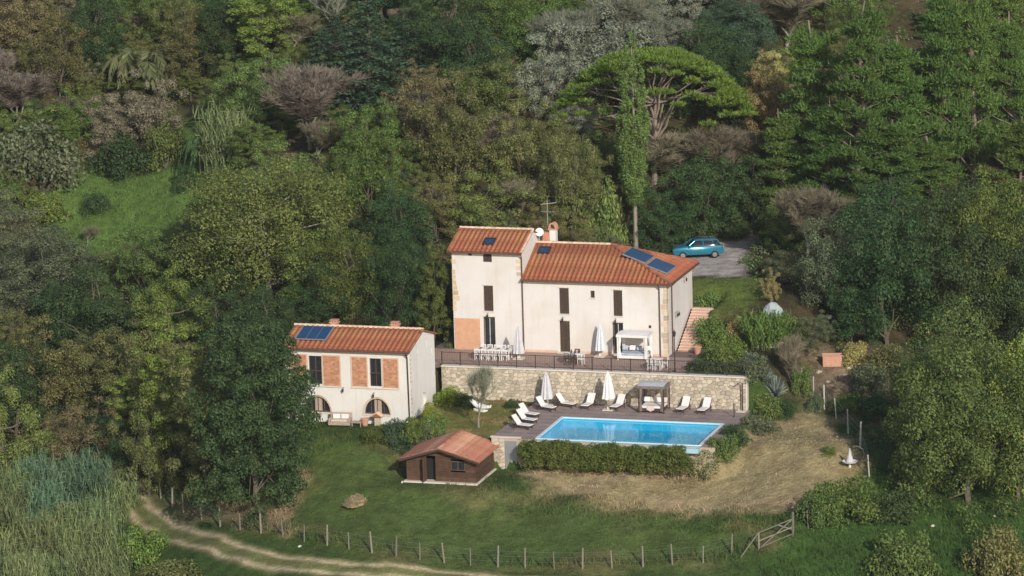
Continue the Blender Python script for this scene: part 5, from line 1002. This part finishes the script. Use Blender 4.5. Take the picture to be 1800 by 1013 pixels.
# ---- trees one can point at: pixel column, top, foot, width in the photograph
HERO = [
 (60, -15, 105, 150, 'loose', 'rust', 'rust brown tangled tree in the top left corner'), (110, 35, 170, 130, 'loose', 'rustolive', 'brownish loose tree right below the top left rust tree'), (175, -10, 130, 100, 'round', 'dark', 'dark green round tree near the top left, right of the rust trees'),
 (255, -20, 95, 110, 'loose', 'olive', 'olive tree at the top edge above the arching yellow green fronds'), (320, -10, 110, 100, 'loose', 'rustolive', 'brownish olive loose tree at the top edge left of the dark tree'), (250, 88, 172, 130, 'frond', 'frond', 'arching yellow green fronds on the upper left slope'),
 (30, 130, 225, 130, 'hazy', 'twigs_purple', 'bare greyish brown tree at the left edge above the grey bush'), (125, 160, 250, 110, 'loose', 'green', 'fresh green loose tree above the meadow at left'), (200, 165, 262, 120, 'loose', 'twigs', 'greyish brown brushwood above the meadow, below the arching fronds'),
 (65, 220, 325, 150, 'shrub', 'greygreen', 'broad dark grey green bush at the left edge beside the meadow'), (212, 238, 306, 100, 'shrub', 'dark', 'round dark bush at the upper edge of the meadow'), (292, 220, 292, 85, 'shrub', 'olive', 'olive bush right of the round dark bush above the meadow'),
 (331, 288, 332, 38, 'shrub', 'dark', 'small dark bush at the right end of the meadow'), (174, 338, 372, 56, 'shrub', 'dark', 'small dark bush alone in the middle of the meadow'), (76, 340, 388, 76, 'shrub', 'green', 'green bush at the left end of the meadow'), (155, 396, 432, 36, 'twigpale', 'twigs', 'thin sapling with a pale stem low on the meadow'),
 (470, -25, 125, 125, 'tall', 'bright', 'tall light green willowy tree at the top, left of centre'), (405, -15, 105, 95, 'round', 'dark', 'dark tree at the top edge left of the light green willowy tree'), (588, -40, 70, 90, 'twigpale', 'silver', 'bare tree with whitish limbs at the top edge'),
 (650, 5, 205, 165, 'spruce', 'bluegreen', 'dark blue green conifer at the top left of centre'), (545, 118, 262, 135, 'hazy', 'twigs_purple', 'bare greyish brown tree standing out on the slope left of centre'), (430, 105, 215, 130, 'loose', 'olive', 'olive tree left of the bare greyish brown tree'),
 (400, 183, 300, 105, 'cane', 'cane', 'feathery pale green cane clump right of the upper meadow'), (372, 236, 304, 95, 'frond', 'dark', 'dark drooping frond plant at the right end of the meadow'), (722, 105, 195, 65, 'loose', 'rust', 'reddish brown tree right of the blue green conifer'),
 (790, -10, 140, 150, 'round', 'dark', 'dark green tree at the top edge, centre'), (880, -20, 100, 130, 'round', 'green', 'mid green tree at the top edge left of the silver trees'), (870, 85, 235, 150, 'loose', 'olive', 'olive tree above the villa below the mid green tree'),
 (800, 140, 330, 150, 'loose', 'rustolive', 'brownish olive tree on the slope above the tower wing'), (915, 165, 335, 140, 'loose', 'rustolive', 'rusty tree on the slope straight above the chimney'), (960, 45, 210, 115, 'loose', 'silver', 'silver grey tree left of the largest silver tree'),
 (1050, -5, 170, 190, 'loose', 'silver', 'largest silver grey bare tree above the umbrella pine'), (1150, 15, 120, 100, 'loose', 'silver', 'silver grey bare tree right of the largest one'), (1235, 40, 160, 130, 'round', 'dark', 'dark tree above the right half of the umbrella pine'), (1310, 10, 120, 120, 'round', 'bluegreen', 'dark tree at the top above the yellow autumn tree'),
 (1352, 95, 240, 95, 'loose', 'yellow', 'yellow autumn tree between the umbrella pine and the pines'), (1385, -20, 85, 130, 'hazy', 'twigs', 'bare brown tree at the top edge left of the pines'),
 (475, 285, 515, 300, 'branchy', 'olive', 'very broad round olive green tree with pale branches left of centre'), (650, 205, 390, 130, 'loose', 'green', 'dark leafy tree right of the very broad olive tree'), (705, 320, 470, 120, 'round', 'dark', 'dark round tree left of the tower wing'), (765, 320, 425, 120, 'loose', 'rustolive', 'brown olive tree directly left above the tower roof'),
 (620, 395, 560, 130, 'round', 'green', 'green tree directly behind the annex chimneys'), (700, 420, 585, 115, 'round', 'dark', 'dark tree between the annex and the tower wing'), (764, 430, 612, 62, 'tall', 'green', 'slim green tree touching the left side of the tower'), (560, 470, 575, 115, 'round', 'dark', 'dark tree behind the left end of the annex roof'),
 (850, 290, 420, 150, 'loose', 'olive', 'olive tree behind the tower roof'), (1010, 235, 415, 120, 'loose', 'rustolive', 'brownish tree left of the tall columnar tree'), (1050, 325, 440, 85, 'shrub', 'olive', 'olive bush behind the villa ridge'), (1165, 300, 440, 100, 'loose', 'dark', 'dark brush right of the columnar tree behind the villa'), (1240, 270, 425, 130, 'round', 'dark', 'dark tree above the parked car'),
 (255, 400, 530, 150, 'loose', 'olive', 'olive tree below the meadow, left of the very broad tree'), (85, 405, 570, 180, 'round', 'greygreen', 'grey green tree at the left edge below the meadow'), (180, 470, 650, 160, 'round', 'dark', 'dark tree in the left wood below the meadow'), (300, 470, 650, 150, 'loose', 'green', 'green tree in the left wood under the very broad tree'), (385, 470, 610, 130, 'loose', 'dark', 'dark loose tree under the very broad olive tree'), (470, 510, 650, 120, 'round', 'dark', 'dark tree left of the annex solar panel'),
 (100, 560, 745, 160, 'loose', 'rustolive', 'brown olive tree in the lower left wood'), (30, 600, 770, 140, 'round', 'dark', 'dark tree at the left edge above the canes'), (235, 590, 770, 150, 'loose', 'rustolive', 'rusty tree in the middle of the lower left wood'), (300, 565, 850, 110, 'tall', 'bright', 'light green upright tree in the lower left wood'), (362, 600, 880, 135, 'tall', 'rustolive', 'brownish upright tree left of the big dark oak'),
 (448, 560, 893, 190, 'hightop', 'dark', 'big dark holm oak beside the left end of the annex'), (514, 628, 800, 90, 'tall', 'dark', 'ragged dark tree covering the left end of the annex front'), (150, 700, 850, 140, 'loose', 'rust', 'rust coloured tree behind the blue green canes'), (265, 700, 872, 120, 'loose', 'rustolive', 'brown tree overhanging the start of the dirt track'), (205, 735, 850, 100, 'round', 'dark', 'dark tree above the left end of the dirt track'),
 (1440, 60, 365, 132, 'pine', 'pine', 'yellow green pine at the left of the pine stand'), (1505, 30, 385, 132, 'pine', 'pine', 'tall pine second from left in the pine stand'), (1585, 80, 350, 132, 'pine', 'pine', 'pine in the middle of the pine stand'), (1650, 5, 340, 123, 'pine', 'pine', 'tall pine right of the middle of the pine stand'), (1710, -20, 330, 114, 'pine', 'pine', 'tall pine near the right edge of the pine stand'), (1785, 50, 310, 96, 'pine', 'pine', 'pine at the right edge of the picture'),
 (1385, 205, 408, 132, 'pine', 'pine', 'foremost pine reaching left over the dark hollow'), (1450, 190, 400, 114, 'pine', 'pine', 'pine right of the foremost pine'), (1560, 220, 400, 132, 'pine', 'pine', 'lower pine in front of the middle of the stand'), (1640, 250, 390, 114, 'pine', 'pine', 'lower pine right of centre in the stand'), (1790, 215, 400, 105, 'pine', 'pine', 'lower pine at the right edge'),
 (1420, 330, 450, 110, 'hazy', 'twigs', 'greyish bare brush under the foremost pine'), (1470, 380, 565, 130, 'round', 'greygreen', 'grey green bush right of the drive'), (1560, 340, 610, 180, 'round', 'dark', 'dark evergreen in the middle of the right wood'), (1660, 330, 610, 180, 'round', 'dark', 'dark evergreen right of centre in the right wood'), (1745, 310, 590, 160, 'round', 'green', 'dark green tree near the right edge below the pines'), (1800, 340, 610, 140, 'round', 'dark', 'dark tree cut by the right edge above the big leafy tree'), (1500, 480, 610, 120, 'loose', 'dark', 'dark loose bush above the terracotta planter'),
 (1705, 555, 885, 260, 'big', 'olive', 'big leafy olive green tree at the lower right'), (1790, 590, 880, 160, 'round', 'bright', 'lighter green tree at the right edge beside the big leafy tree'), (1628, 640, 860, 130, 'round', 'olive', 'olive green tree forming the left flank of the big leafy tree'),
 (1580, 935, 1012, 110, 'shrub', 'olive', 'olive bush in the lush grass at the lower right'), (1752, 925, 1015, 105, 'shrub', 'rustolive', 'brownish bush at the lower right corner'), (1500, 838, 905, 110, 'shrub', 'green', 'green bush below the white cone ornament'), (1440, 850, 918, 75, 'shrub', 'olive', 'olive bush right behind the timber gate'), (1560, 860, 915, 95, 'shrub', 'dark', 'dark green bush at the edge of the lush grass'),
 (1255, 556, 612, 76, 'shrub', 'green', 'round green bush beside the garden steps'), (1240, 512, 556, 60, 'shrub', 'olive', 'small bush at the top of the garden steps'), (1346, 545, 606, 95, 'spiky', 'green', 'spiky dark green bush under the tarpaulin'), (1290, 590, 640, 60, 'shrub', 'bright', 'yellow green bush right of the round bush by the steps'), (1265, 600, 645, 55, 'shrub', 'olive', 'olive bush at the foot of the garden steps'), (1330, 620, 660, 60, 'shrub', 'greygreen', 'grey bush above the end of the retaining wall'), (1300, 555, 585, 40, 'shrub', 'yellow', 'dry straw coloured bush between the round bush and the spiky bush'), (1420, 560, 620, 70, 'loose', 'greygreen', 'grey loose bush left of the terracotta planter'), (1392, 590, 690, 45, 'twig', 'twigs', 'thin bare tree left of the rubble bank'), (1355, 470, 530, 36, 'loose', 'yellow', 'small rusty yellow tree by the lamp pole right of the drive'),
 (1320, 615, 648, 40, 'agave', 'agave', 'blue grey agave above the wall end, upper one'), (1340, 638, 670, 42, 'agave', 'agave', 'blue grey agave right of the wall end, middle one'), (1362, 660, 698, 44, 'agave', 'agave', 'blue grey agave below the stake row'), (1345, 690, 730, 60, 'shrub', 'olive', 'olive bush just right of the retaining wall end'), (1335, 730, 760, 70, 'shrub', 'greygreen', 'pale bush at the upper edge of the dry mound'), (1293, 745, 782, 55, 'shrub', 'dark', 'dark grass like bush at the right corner of the pool'), (1240, 768, 817, 66, 'shrub', 'variegated', 'cream flecked bush at the near corner of the pool'), (1272, 762, 800, 56, 'shrub', 'olive', 'small olive bush between pool corner and dry mound'), (1458, 782, 797, 30, 'shrub', 'green', 'small green tuft on the dry mound'),
 (793, 678, 712, 56, 'shrub', 'flower', 'yellow green flowering bush between annex and stone wall'), (818, 690, 716, 40, 'shrub', 'dark', 'dark bush at the foot of the stone wall left of the young tree'), (665, 748, 776, 55, 'shrub', 'green', 'clipped green shrub below the tiled niche'), (700, 745, 778, 50, 'shrub', 'bluegreen', 'blue green lavender bush before the annex corner'), (735, 738, 775, 50, 'shrub', 'green', 'green shrub right of the annex corner'), (765, 726, 762, 46, 'shrub', 'olive', 'olive shrub along the path to the yard'), (720, 770, 800, 60, 'shrub', 'bluegreen', 'grey green shrub behind the left eave of the shed'), (758, 750, 782, 44, 'shrub', 'greygreen', 'grey shrub behind the shed roof'), (755, 705, 742, 34, 'shrub', 'flower', 'leafy plant under the arched side window of the annex'), (900, 700, 716, 30, 'shrub', 'dark', 'low dark plant at the wall left of the greyish parasol'), (842, 636, 752, 62, 'twigpale', 'silver', 'slim bare young tree in front of the stone wall'),
 (1222, 590, 612, 18, 'shrub', 'olive', 'potted plant in the terracotta pot by the steps'),
 (250, 930, 985, 90, 'shrub', 'bright', 'bright green weeds between canes and dirt track'), (300, 985, 1030, 120, 'shrub', 'rustolive', 'brown weeds at the bottom edge below the track'), (1216, 788, 816, 34, 'shrub', 'green', 'small green bush at the right end of the pool hedge'),

 (10, 650, 880, 130, 'loose', 'olive', 'olive tree at the left edge above the pale canes'),
 (1000, 20, 150, 110, 'hazy', 'silver', 'bare silver twigs between the silver grey trees'), (1100, -10, 110, 90, 'hazy', 'silver', 'bare silver twigs at the top above the columnar tree'),
 (1525, 640, 692, 80, 'shrub', 'greygreen', 'grey bush on the brown bank right of the terracotta planter'), (1565, 605, 668, 85, 'shrub', 'rustolive', 'brownish bush at the foot of the right wood'), (1605, 610, 705, 90, 'loose', 'dark', 'dark loose tree left of the big leafy tree top'), (1487, 690, 722, 56, 'shrub', 'green', 'green bush behind the middle stakes'), (1540, 688, 730, 75, 'shrub', 'dark', 'dark bush right of the stake row'), (1412, 640, 690, 42, 'shrub', 'olive', 'olive bush left of the rubble stones'), (1396, 555, 600, 48, 'shrub', 'green', 'green bush right of the tarpaulin'), (1442, 545, 602, 62, 'loose', 'greygreen', 'grey green bush above left of the terracotta planter'), (1500, 600, 640, 55, 'shrub', 'yellow', 'dry yellowish bush right above the terracotta planter'), (1580, 745, 830, 60, 'loose', 'dark', 'dark bush in the shade behind the foremost stake'), (1440, 690, 722, 36, 'shrub', 'greygreen', 'small grey bush at the back of the dry mound'), (1375, 700, 728, 44, 'shrub', 'dark', 'dark low bush between the wall end and the stakes'),
 (1190, 235, 335, 130, 'hazy', 'twigs', 'bare grey brown brush under the umbrella pine'), (1275, 225, 350, 110, 'hazy', 'twigs', 'bare brush under the right edge of the umbrella pine'), (1070, 215, 330, 110, 'loose', 'olive', 'olive tree under the left edge of the umbrella pine'), (1320, 270, 410, 110, 'round', 'dark', 'dark tree in the shaded hollow left of the foremost pine'), (1290, 310, 415, 90, 'loose', 'dark', 'dark brush at the back of the drive'), (1362, 330, 415, 80, 'loose', 'dark', 'dark undergrown tree right of the drive end')]
for u, vt, vb, wp, kind, m_, lab in HERO:
    low = kind in ('shrub', 'spiky'); plant_px(u, vt, vb, wp, kind, m_, lab, 'shrub' if low else 'cane' if kind == 'cane' else 'agave' if kind == 'agave' else 'plant' if kind == 'frond' else 'tree')
ROWN = ('back', 'second', 'third', 'fourth', 'front')
for rw_, (vb, h0, us) in enumerate(((893, 88, range(4, 215, 34)), (925, 100, range(-14, 222, 36)), (962, 98, range(2, 215, 36)), (1005, 92, range(-12, 226, 37)), (1052, 88, range(4, 222, 38)))):
    us = list(us)
    for k, u in enumerate(us):
        bl = rw_ < 2 and 70 < u < 200 or rw_ == 2 and 60 < u < 110; hp_ = h0*RT.uniform(.8, 1.2)*(.8 if u > 190 else 1); vv = vb+RT.uniform(-6, 6)
        plant_px(u+RT.uniform(-8, 8), vv-hp_, vv, RT.uniform(58, 76), 'cane', 'cane_blue' if bl else 'cane', f'{"blue green" if bl else "pale green"} canes, {ordn(k+1)} clump from the left in the {ROWN[rw_]} row at lower left', 'cane', 'cane clumps at the lower left')
plant_px(1150, 88, 330, 320, 'umbrella', 'pine_bright', 'broad domed umbrella pine with bare limbs behind the villa', rz=.25); plant_px(1118, 70, 440, 52, 'column', 'poplar', 'very tall slim columnar tree rising behind the villa roof')
pot('terracotta_pot', 'terracotta pot with a plant at the foot of the garden steps', (13.75, 1.4, .03), .32, .6)
# ------------------------------------------------------------------ hedges
def hedge(name, label, x0, x1, y0, y1, ztop, n, m, seed, zb=None, size=.17):
    rng = np.random.default_rng(seed); t_ = thing(name, label, 'hedge', ((x0+x1)/2, (y0+y1)/2, float(zg((x0+x1)/2, y0)))); ox, oy, oz = t_.location; nc = int((x1-x0)*(y1-y0)*24)
    cx = rng.uniform(x0+.2, x1-.2, nc); cy = rng.uniform(y0+.3, y1-.3, nc) if y1-y0 > .7 else np.full(nc, (y0+y1)/2); gz = zg(cx, cy) if zb is None else np.full(nc, zb); tz = ztop+.05*np.sin(cx*1.7)+rng.normal(0, .04, nc); cz = gz+(tz-.3-gz)*rng.uniform(.1, 1, nc)**.6
    V = clump_leaves(np.stack([cx-ox, cy-oy, cz-oz], 1), rng.uniform(.3, .5, nc), n, size, .6, rng); link('foliage', vmesh('foliage', V, m), t_); q = MB(); g = random.Random(seed)
    for k in range(int(x1-x0)*2): i = g.randrange(nc); limb(q, (cx[i]-ox, cy[i]-oy, gz[i]-oz-.3), (cx[i]-ox, cy[i]-oy, cz[i]-oz), .03, .012, g, 2)
    stuff(q.build('stems', 'bark', t_))
hedge('hedge', 'long clipped dark green hedge along the near side of the pool', 5.1, 18.2, -19.4, -17.7, -2.38, 60000, 'green', 5, size=.13)
hedge('hedge', 'low dark hedge behind the railing at the right end of the terrace', 14.4, 19.2, -5.0, -3.6, .75, 7000, 'dark', 6)
hedge('hedge', 'yellowish low planting along the terrace bed below the garden steps', 14.6, 18.6, -3.2, .6, .75, 8000, 'olive', 7)
# ------------------------------------------------------------------ the wood: further trees between the ones above
KEEP = [([(60, 300), (260, 280), (400, 285), (330, 370), (200, 445), (100, 400)], 60), ([(270, 190), (400, 250), (400, 290), (300, 270)], 80), ([(505, 560), (770, 570), (775, 760), (700, 800), (560, 770)], -6), ([(785, 395), (1225, 425), (1215, 560), (1320, 640), (1320, 760), (780, 700)], 8),
        ([(1180, 400), (1345, 395), (1345, 520), (1250, 560), (1205, 470)], 34), ([(480, 800), (700, 770), (1300, 750), (1480, 720), (1530, 830), (1390, 940), (1280, 1010), (230, 1010), (230, 850), (480, 930)], 0), ([(1395, 600), (1560, 600), (1600, 660), (1560, 740), (1480, 760), (1395, 700)], 5), ([(1330, 980), (1420, 900), (1560, 880), (1800, 900), (1800, 1013)], -10), ([(1100, 80), (1135, 80), (1140, 440), (1100, 440)], 22), ([(1020, 90), (1320, 90), (1320, 300), (1130, 330)], 38)]
def inside(P, u, v):
    c = False
    for (a, b), (p, q) in zip(P, P[1:]+P[:1]):
        if (b > v) != (q > v) and u < (p-a)*(v-b)/(q-b+1e-9)+a: c = not c
    return c
ZONES = [MEADOW, MEADOW2, LAWN, MOUND, GRAVEL, GRASSR, LUSHR, BROWN, YARD]
def free(x, y, mg=.8):
    X, Y = np.array([x]), np.array([y])
    if -10 < x < 17 and -24 < y < 10.5 or -17 < x < -3 and -20 < y < -5.5 or 2 < x < 21 and -24 < y < 9: return False
    return ldist(TRACK, X, Y)[0] > 3 and all(pdist(P, X, Y)[0] > mg for P in ZONES)
SP = [(u, (vt+vb)/2, kind, m_) for u, vt, vb, wp, kind, m_, lab in HERO if kind in ('round', 'loose', 'tall', 'hazy', 'pine', 'spruce', 'big', 'branchy', 'twig') and (u < 560 or u > 1390 or vb < 520)]
CN = {'dark': 'dark green', 'green': 'mid green', 'olive': 'olive green', 'rustolive': 'brownish olive', 'rust': 'rust brown', 'yellow': 'yellowish', 'bright': 'light green', 'pine': 'pine green', 'bluegreen': 'blue green', 'greygreen': 'grey green', 'silver': 'silver grey', 'twigs': 'bare brown', 'twigs_purple': 'bare grey brown'}
cnt = 0; FILL = []
for t0 in np.arange(-16, 100, 3.1):
    for s0 in np.arange(-54, 56, 3.1):
        s_ = s0+RT.uniform(-1.3, 1.3); t_ = t0+RT.uniform(-1.5, 1.5); x, y = s_*CY-t_*SY, s_*SY+t_*CY
        if t_ < 10 and -16 < s_ < 26: continue
        if not free(x, y): continue
        z = Z(x, y); u, v = proj(x, y, z); h = RT.choice((RT.uniform(2.2, 4.5), RT.uniform(3.5, 7.5))); px_ = 21.; vc = v-h*.5*px_
        if v < -60 or v-h*px_ > 1060 or u < -90 or u > 1890: continue
        _, _, kind, m_ = min(SP, key=lambda q: (q[0]-u)**2+(q[1]-vc)**2*1.3+RT.uniform(0, 6000))
        if kind in ('big', 'branchy'): kind = 'round'
        if kind in ('hazy', 'twig') and RT.random() < .85: kind, m_ = 'loose', RT.choice(('olive', 'rustolive', 'green'))
        if kind == 'pine':
            if RT.random() < .88: continue
            h *= 1.35
        wd = h*RT.uniform(.7, 1.1)+.4
        if any((x-a)**2+(y-b)**2 < (.27*(wd+c))**2 for a, b, c in TREES): continue
        for sc_ in (1, .62, .4):
            hh, ww = h*sc_, wd*min(1, sc_*1.25); pts = [(u+du*ww*px_/2, v-dv*hh*px_) for du, dv in ((0, 1), (0, .5), (-.8, .6), (.8, .6), (-.5, .9), (.5, .9), (0, .15), (-.9, .3), (.9, .3))]
            if not any(t_ < tm and any(inside(P, *p) for p in pts) for P, tm in KEEP): break
        else: continue
        if sc_ < .5: kind = 'shrub'
        reg = 'on the upper left slope' if u < 420 and v < 420 else 'in the left wood below the meadow' if u < 620 and v >= 420 else 'in the right hand wood' if u > 1300 else 'on the slope above the villa'
        what = {'pine': 'pine', 'shrub': 'bush', 'hazy': 'bare tree', 'twig': 'bare tree', 'spruce': 'conifer'}.get(kind, 'leafy tree')
        r_ = plant(kind, m_, (x, y, z-.08*hh-.1), hh*1.08, ww, '', 'shrub' if kind == 'shrub' else 'tree', f'{CN[m_]} {what}s {reg}'); cnt += 1; FILL.append((r_, u, v-hh*.6*px_, CN[m_].replace('bare ', '')+' '+what))
for _ in range(900):      # low brushwood that breaks up the slope between the crowns
    s_ = RT.uniform(-50, 14); t_ = RT.uniform(12, 92); x, y = s_*CY-t_*SY, s_*SY+t_*CY; z = Z(x, y); u, v = proj(x, y, z)
    if not (-40 < u < 1090 and -30 < v < 470) or not free(x, y): continue
    hh = RT.uniform(2.0, 4.4); ww = hh*RT.uniform(.8, 1.3)
    if any((x-a)**2+(y-b)**2 < (.2*(ww+c))**2 for a, b, c in TREES): continue
    pts = [(u, v-hh*21), (u-ww*9, v-hh*12), (u+ww*9, v-hh*12), (u, v-5)]
    if any(t_ < tm and any(inside(P, *p) for p in pts) for P, tm in KEEP): continue
    kind, m_ = RT.choice((('loose', 'rustolive'), ('loose', 'olive'), ('loose', 'twigs'), ('loose', 'rust'), ('loose', 'greygreen'), ('hazy', 'twigs'), ('tall', 'green'), ('loose', 'olive')))
    reg = 'on the upper left slope' if u < 420 else 'on the slope above the villa'; what = 'twiggy bush' if kind == 'hazy' else 'brushy bush'
    r_ = plant(kind, m_, (x, y, z-.1*hh), hh, ww, '', 'shrub', f'{CN[m_]} {what}es {reg}', name='shrub'); cnt += 1; FILL.append((r_, u, v-hh*.6*21, CN[m_].replace('bare ', '')+' '+what))
    if cnt > 480: break
MARKS = [(60, 60, 'top left rust tree'), (250, 130, 'arching yellow green fronds'), (200, 350, 'meadow'), (470, 60, 'light green willowy tree'), (650, 100, 'blue green conifer'), (545, 190, 'bare grey brown tree'), (480, 400, 'very broad olive tree'), (860, 415, 'tower roof'), (640, 585, 'annex roof'), (1020, 80, 'silver trees'), (1170, 150, 'umbrella pine'), (1118, 350, 'columnar tree foot'), (1360, 150, 'yellow autumn tree'), (1225, 430, 'parked car'), (1500, 200, 'pine stand'), (1463, 628, 'terracotta planter'), (1700, 720, 'big leafy tree'), (455, 720, 'big dark holm oak'), (120, 860, 'blue green canes'), (300, 700, 'light upright tree'), (60, 480, 'left edge grey tree'), (1600, 470, 'right wood evergreens'), (750, 60, 'top centre dark tree'), (1750, 200, 'right edge pines'), (850, 250, 'olive tower trees')]
LB = {}
for r_, u, v, nm in FILL:
    mu, mv, mn = min(MARKS, key=lambda q: math.hypot(q[0]-u, q[1]-v)); a_ = math.degrees(math.atan2(mv-v, u-mu)) % 360
    dr = ('right of', 'above right of', 'above', 'above left of', 'left of', 'below left of', 'below', 'below right of')[int((a_+22.5)//45) % 8]; LB.setdefault((nm, dr, mn), []).append((math.hypot(mu-u, mv-v), r_))
for (nm, dr, mn), L_ in LB.items():
    L_.sort(key=lambda q: q[0])
    for k, (_, r_) in enumerate(L_): r_['label'] = f'{nm} {dr} the {mn}'+('' if len(L_) == 1 else ', nearest' if k == 0 else f', {ordn(k+1)} one outward')
print('fill trees', cnt, 'all', len(TREES))
# ------------------------------------------------------------------ undergrowth and grass nobody could count
rng = np.random.default_rng(9); UG = {'dark': [], 'olive': [], 'rustolive': [], 'greygreen': []}
n = 9000; s_ = rng.uniform(-56, 58, n); t_ = rng.uniform(-20, 98, n); X, Y = s_*CY-t_*SY, s_*SY+t_*CY; ok = ~((t_ < 9) & (s_ > -16) & (s_ < 25))
for P in ZONES[:7]: ok &= pdist(P, X, Y) > .3
ok &= (ldist(TRACK, X, Y) > 2.2) & ~((X > -10) & (X < 17) & (Y > -24) & (Y < 10)) & ~((X > -17) & (X < -3) & (Y > -20) & (Y < -5.5)) & ~((X > 2) & (X < 20.5) & (Y > -24) & (Y < 9))
X, Y = X[ok][:2600], Y[ok][:2600]; Zs = zg(X, Y)
for i in range(len(X)):
    r = rng.uniform(.6, 1.5); h = r*rng.uniform(.5, .95); k = int(130*r); d = sph(rng, k); d[:, 2] = np.abs(d[:, 2]); P = np.array((X[i], Y[i], Zs[i]-.05))+d*(rng.uniform(.4, 1, k)**.5)[:, None]*np.array((r, r, h))*(1+.25*np.sin(d[:, :1]*5+i)); UG[('dark', 'olive', 'rustolive', 'greygreen')[rng.choice(4, p=(.3, .3, .25, .15))]].append(leaves(P, d+np.array((0, 0, .4)), .2, .6, rng))
for k, v in UG.items(): o = stuff(link('undergrowth', vmesh('undergrowth', np.concatenate(v), k))); o['label'] = f'{CN[k]} low undergrowth covering the woodland floor'; o['category'] = 'undergrowth'
m = mat('grass', (.1, .1, .1), rough=.8, spec=.15, transl=.15); t = m.node_tree; b = next(n_ for n_ in t.nodes if n_.type == 'BSDF_PRINCIPLED'); vc = nn(t, 'ShaderNodeVertexColor', layer_name='soil')
t.links.new(vc.outputs[0], b.inputs['Base Color']); t.links.new(vc.outputs[0], next(n_ for n_ in t.nodes if n_.type == 'BSDF_TRANSLUCENT').inputs[0])
n = 420000; s_ = rng.uniform(-52, 54, n); t_ = rng.uniform(-46, 46, n); X, Y = s_*CY-t_*SY, s_*SY+t_*CY; dens = np.full(n, .10); tall = np.full(n, .16)
near = (t_ < 2)
dens[near] = .35
for P, dd, hh in ((LUSHR, .8, .3), (MEADOW, .6, .22), (MEADOW2, .6, .3), (LAWN, .32, .11), (MOUND, .34, .10), (BROWN, .3, .2), (GRASSR, .4, .1), (YARD, .3, .09), (BANK, .8, .35), (BANK2, .9, .35)):
    i = pdist(P, X, Y) < 0; dens[i] = dd; tall[i] = hh
lf = np.abs(pdist(LAWN, X, Y)) < 1.6; dens[lf] = .6; tall[lf] = .24
f1 = ldist(poly(*F1), X, Y) < .9; dens[f1] = .95; tall[f1] = .4
td = ldist(TRACK, X, Y); dens[td < 1.15] = .0; tall[td < 3] = np.minimum(tall[td < 3], .09); dens[pdist(GRAVEL, X, Y) < 0] = 0
bad = ((X > -8.5) & (X < 14.6) & (Y > -6) & (Y < 9.5)) | ((X > 2.4) & (X < 19.9) & (Y > -17.8) & (Y < -5.3)) | ((X > AX0-.2) & (X < AX1+.2) & (Y > AY-.2) & (Y < AY+AD)) | ((X > -3) & (X < 3.2) & (Y > -22.8) & (Y < -17.6)); dens[bad] = 0
dens *= .35+.9*np.clip(.5+.5*nz2(X, Y, 1.1, 3)+.3*nz2(X, Y, .4), 0, 1.2)
k = rng.random(n) < dens; X, Y, tall = X[k], Y[k], tall[k]; n = len(X); P = np.stack([X, Y, zg(X, Y)-.02], 1); D = np.stack([rng.normal(0, .35, n), rng.normal(0, .35, n), np.ones(n)], 1); V = blades(P, D, tall*rng.uniform(.5, 1.5, n), .075, rng)
me = vmesh('grass', V, 'grass'); c = ground_colour(X, Y)*rng.uniform(.75, 1.5, (n, 1)); c = np.repeat(c, 4, 0); ca = me.color_attributes.new('soil', 'FLOAT_COLOR', 'POINT'); ca.data.foreach_set('color', np.concatenate([c, np.ones((len(c), 1))], 1).astype(np.float32).ravel())
o = stuff(link('grass', me)); o['label'] = 'rough grass on the lawns, meadow and verges'; o['category'] = 'grass'; print('blades', n)
# ------------------------------------------------------------------ thin autumn haze over the valley
m = bpy.data.materials.new('haze'); m.use_nodes = True; t = m.node_tree; t.nodes.clear(); o = nn(t, 'ShaderNodeOutputMaterial'); pv = nn(t, 'ShaderNodeVolumePrincipled'); pv.inputs['Color'].default_value = (.86, .90, .95, 1); pv.inputs['Density'].default_value = .00007
t.links.new(pv.outputs[0], o.inputs['Volume']); MATS['haze'] = m
stuff(MB().bx(-900, 900, -900, 1000, -45, 110).build('haze', 'haze'))
print('triangles', sum(len(me.polygons)*2 for me in bpy.data.meshes if me.users))
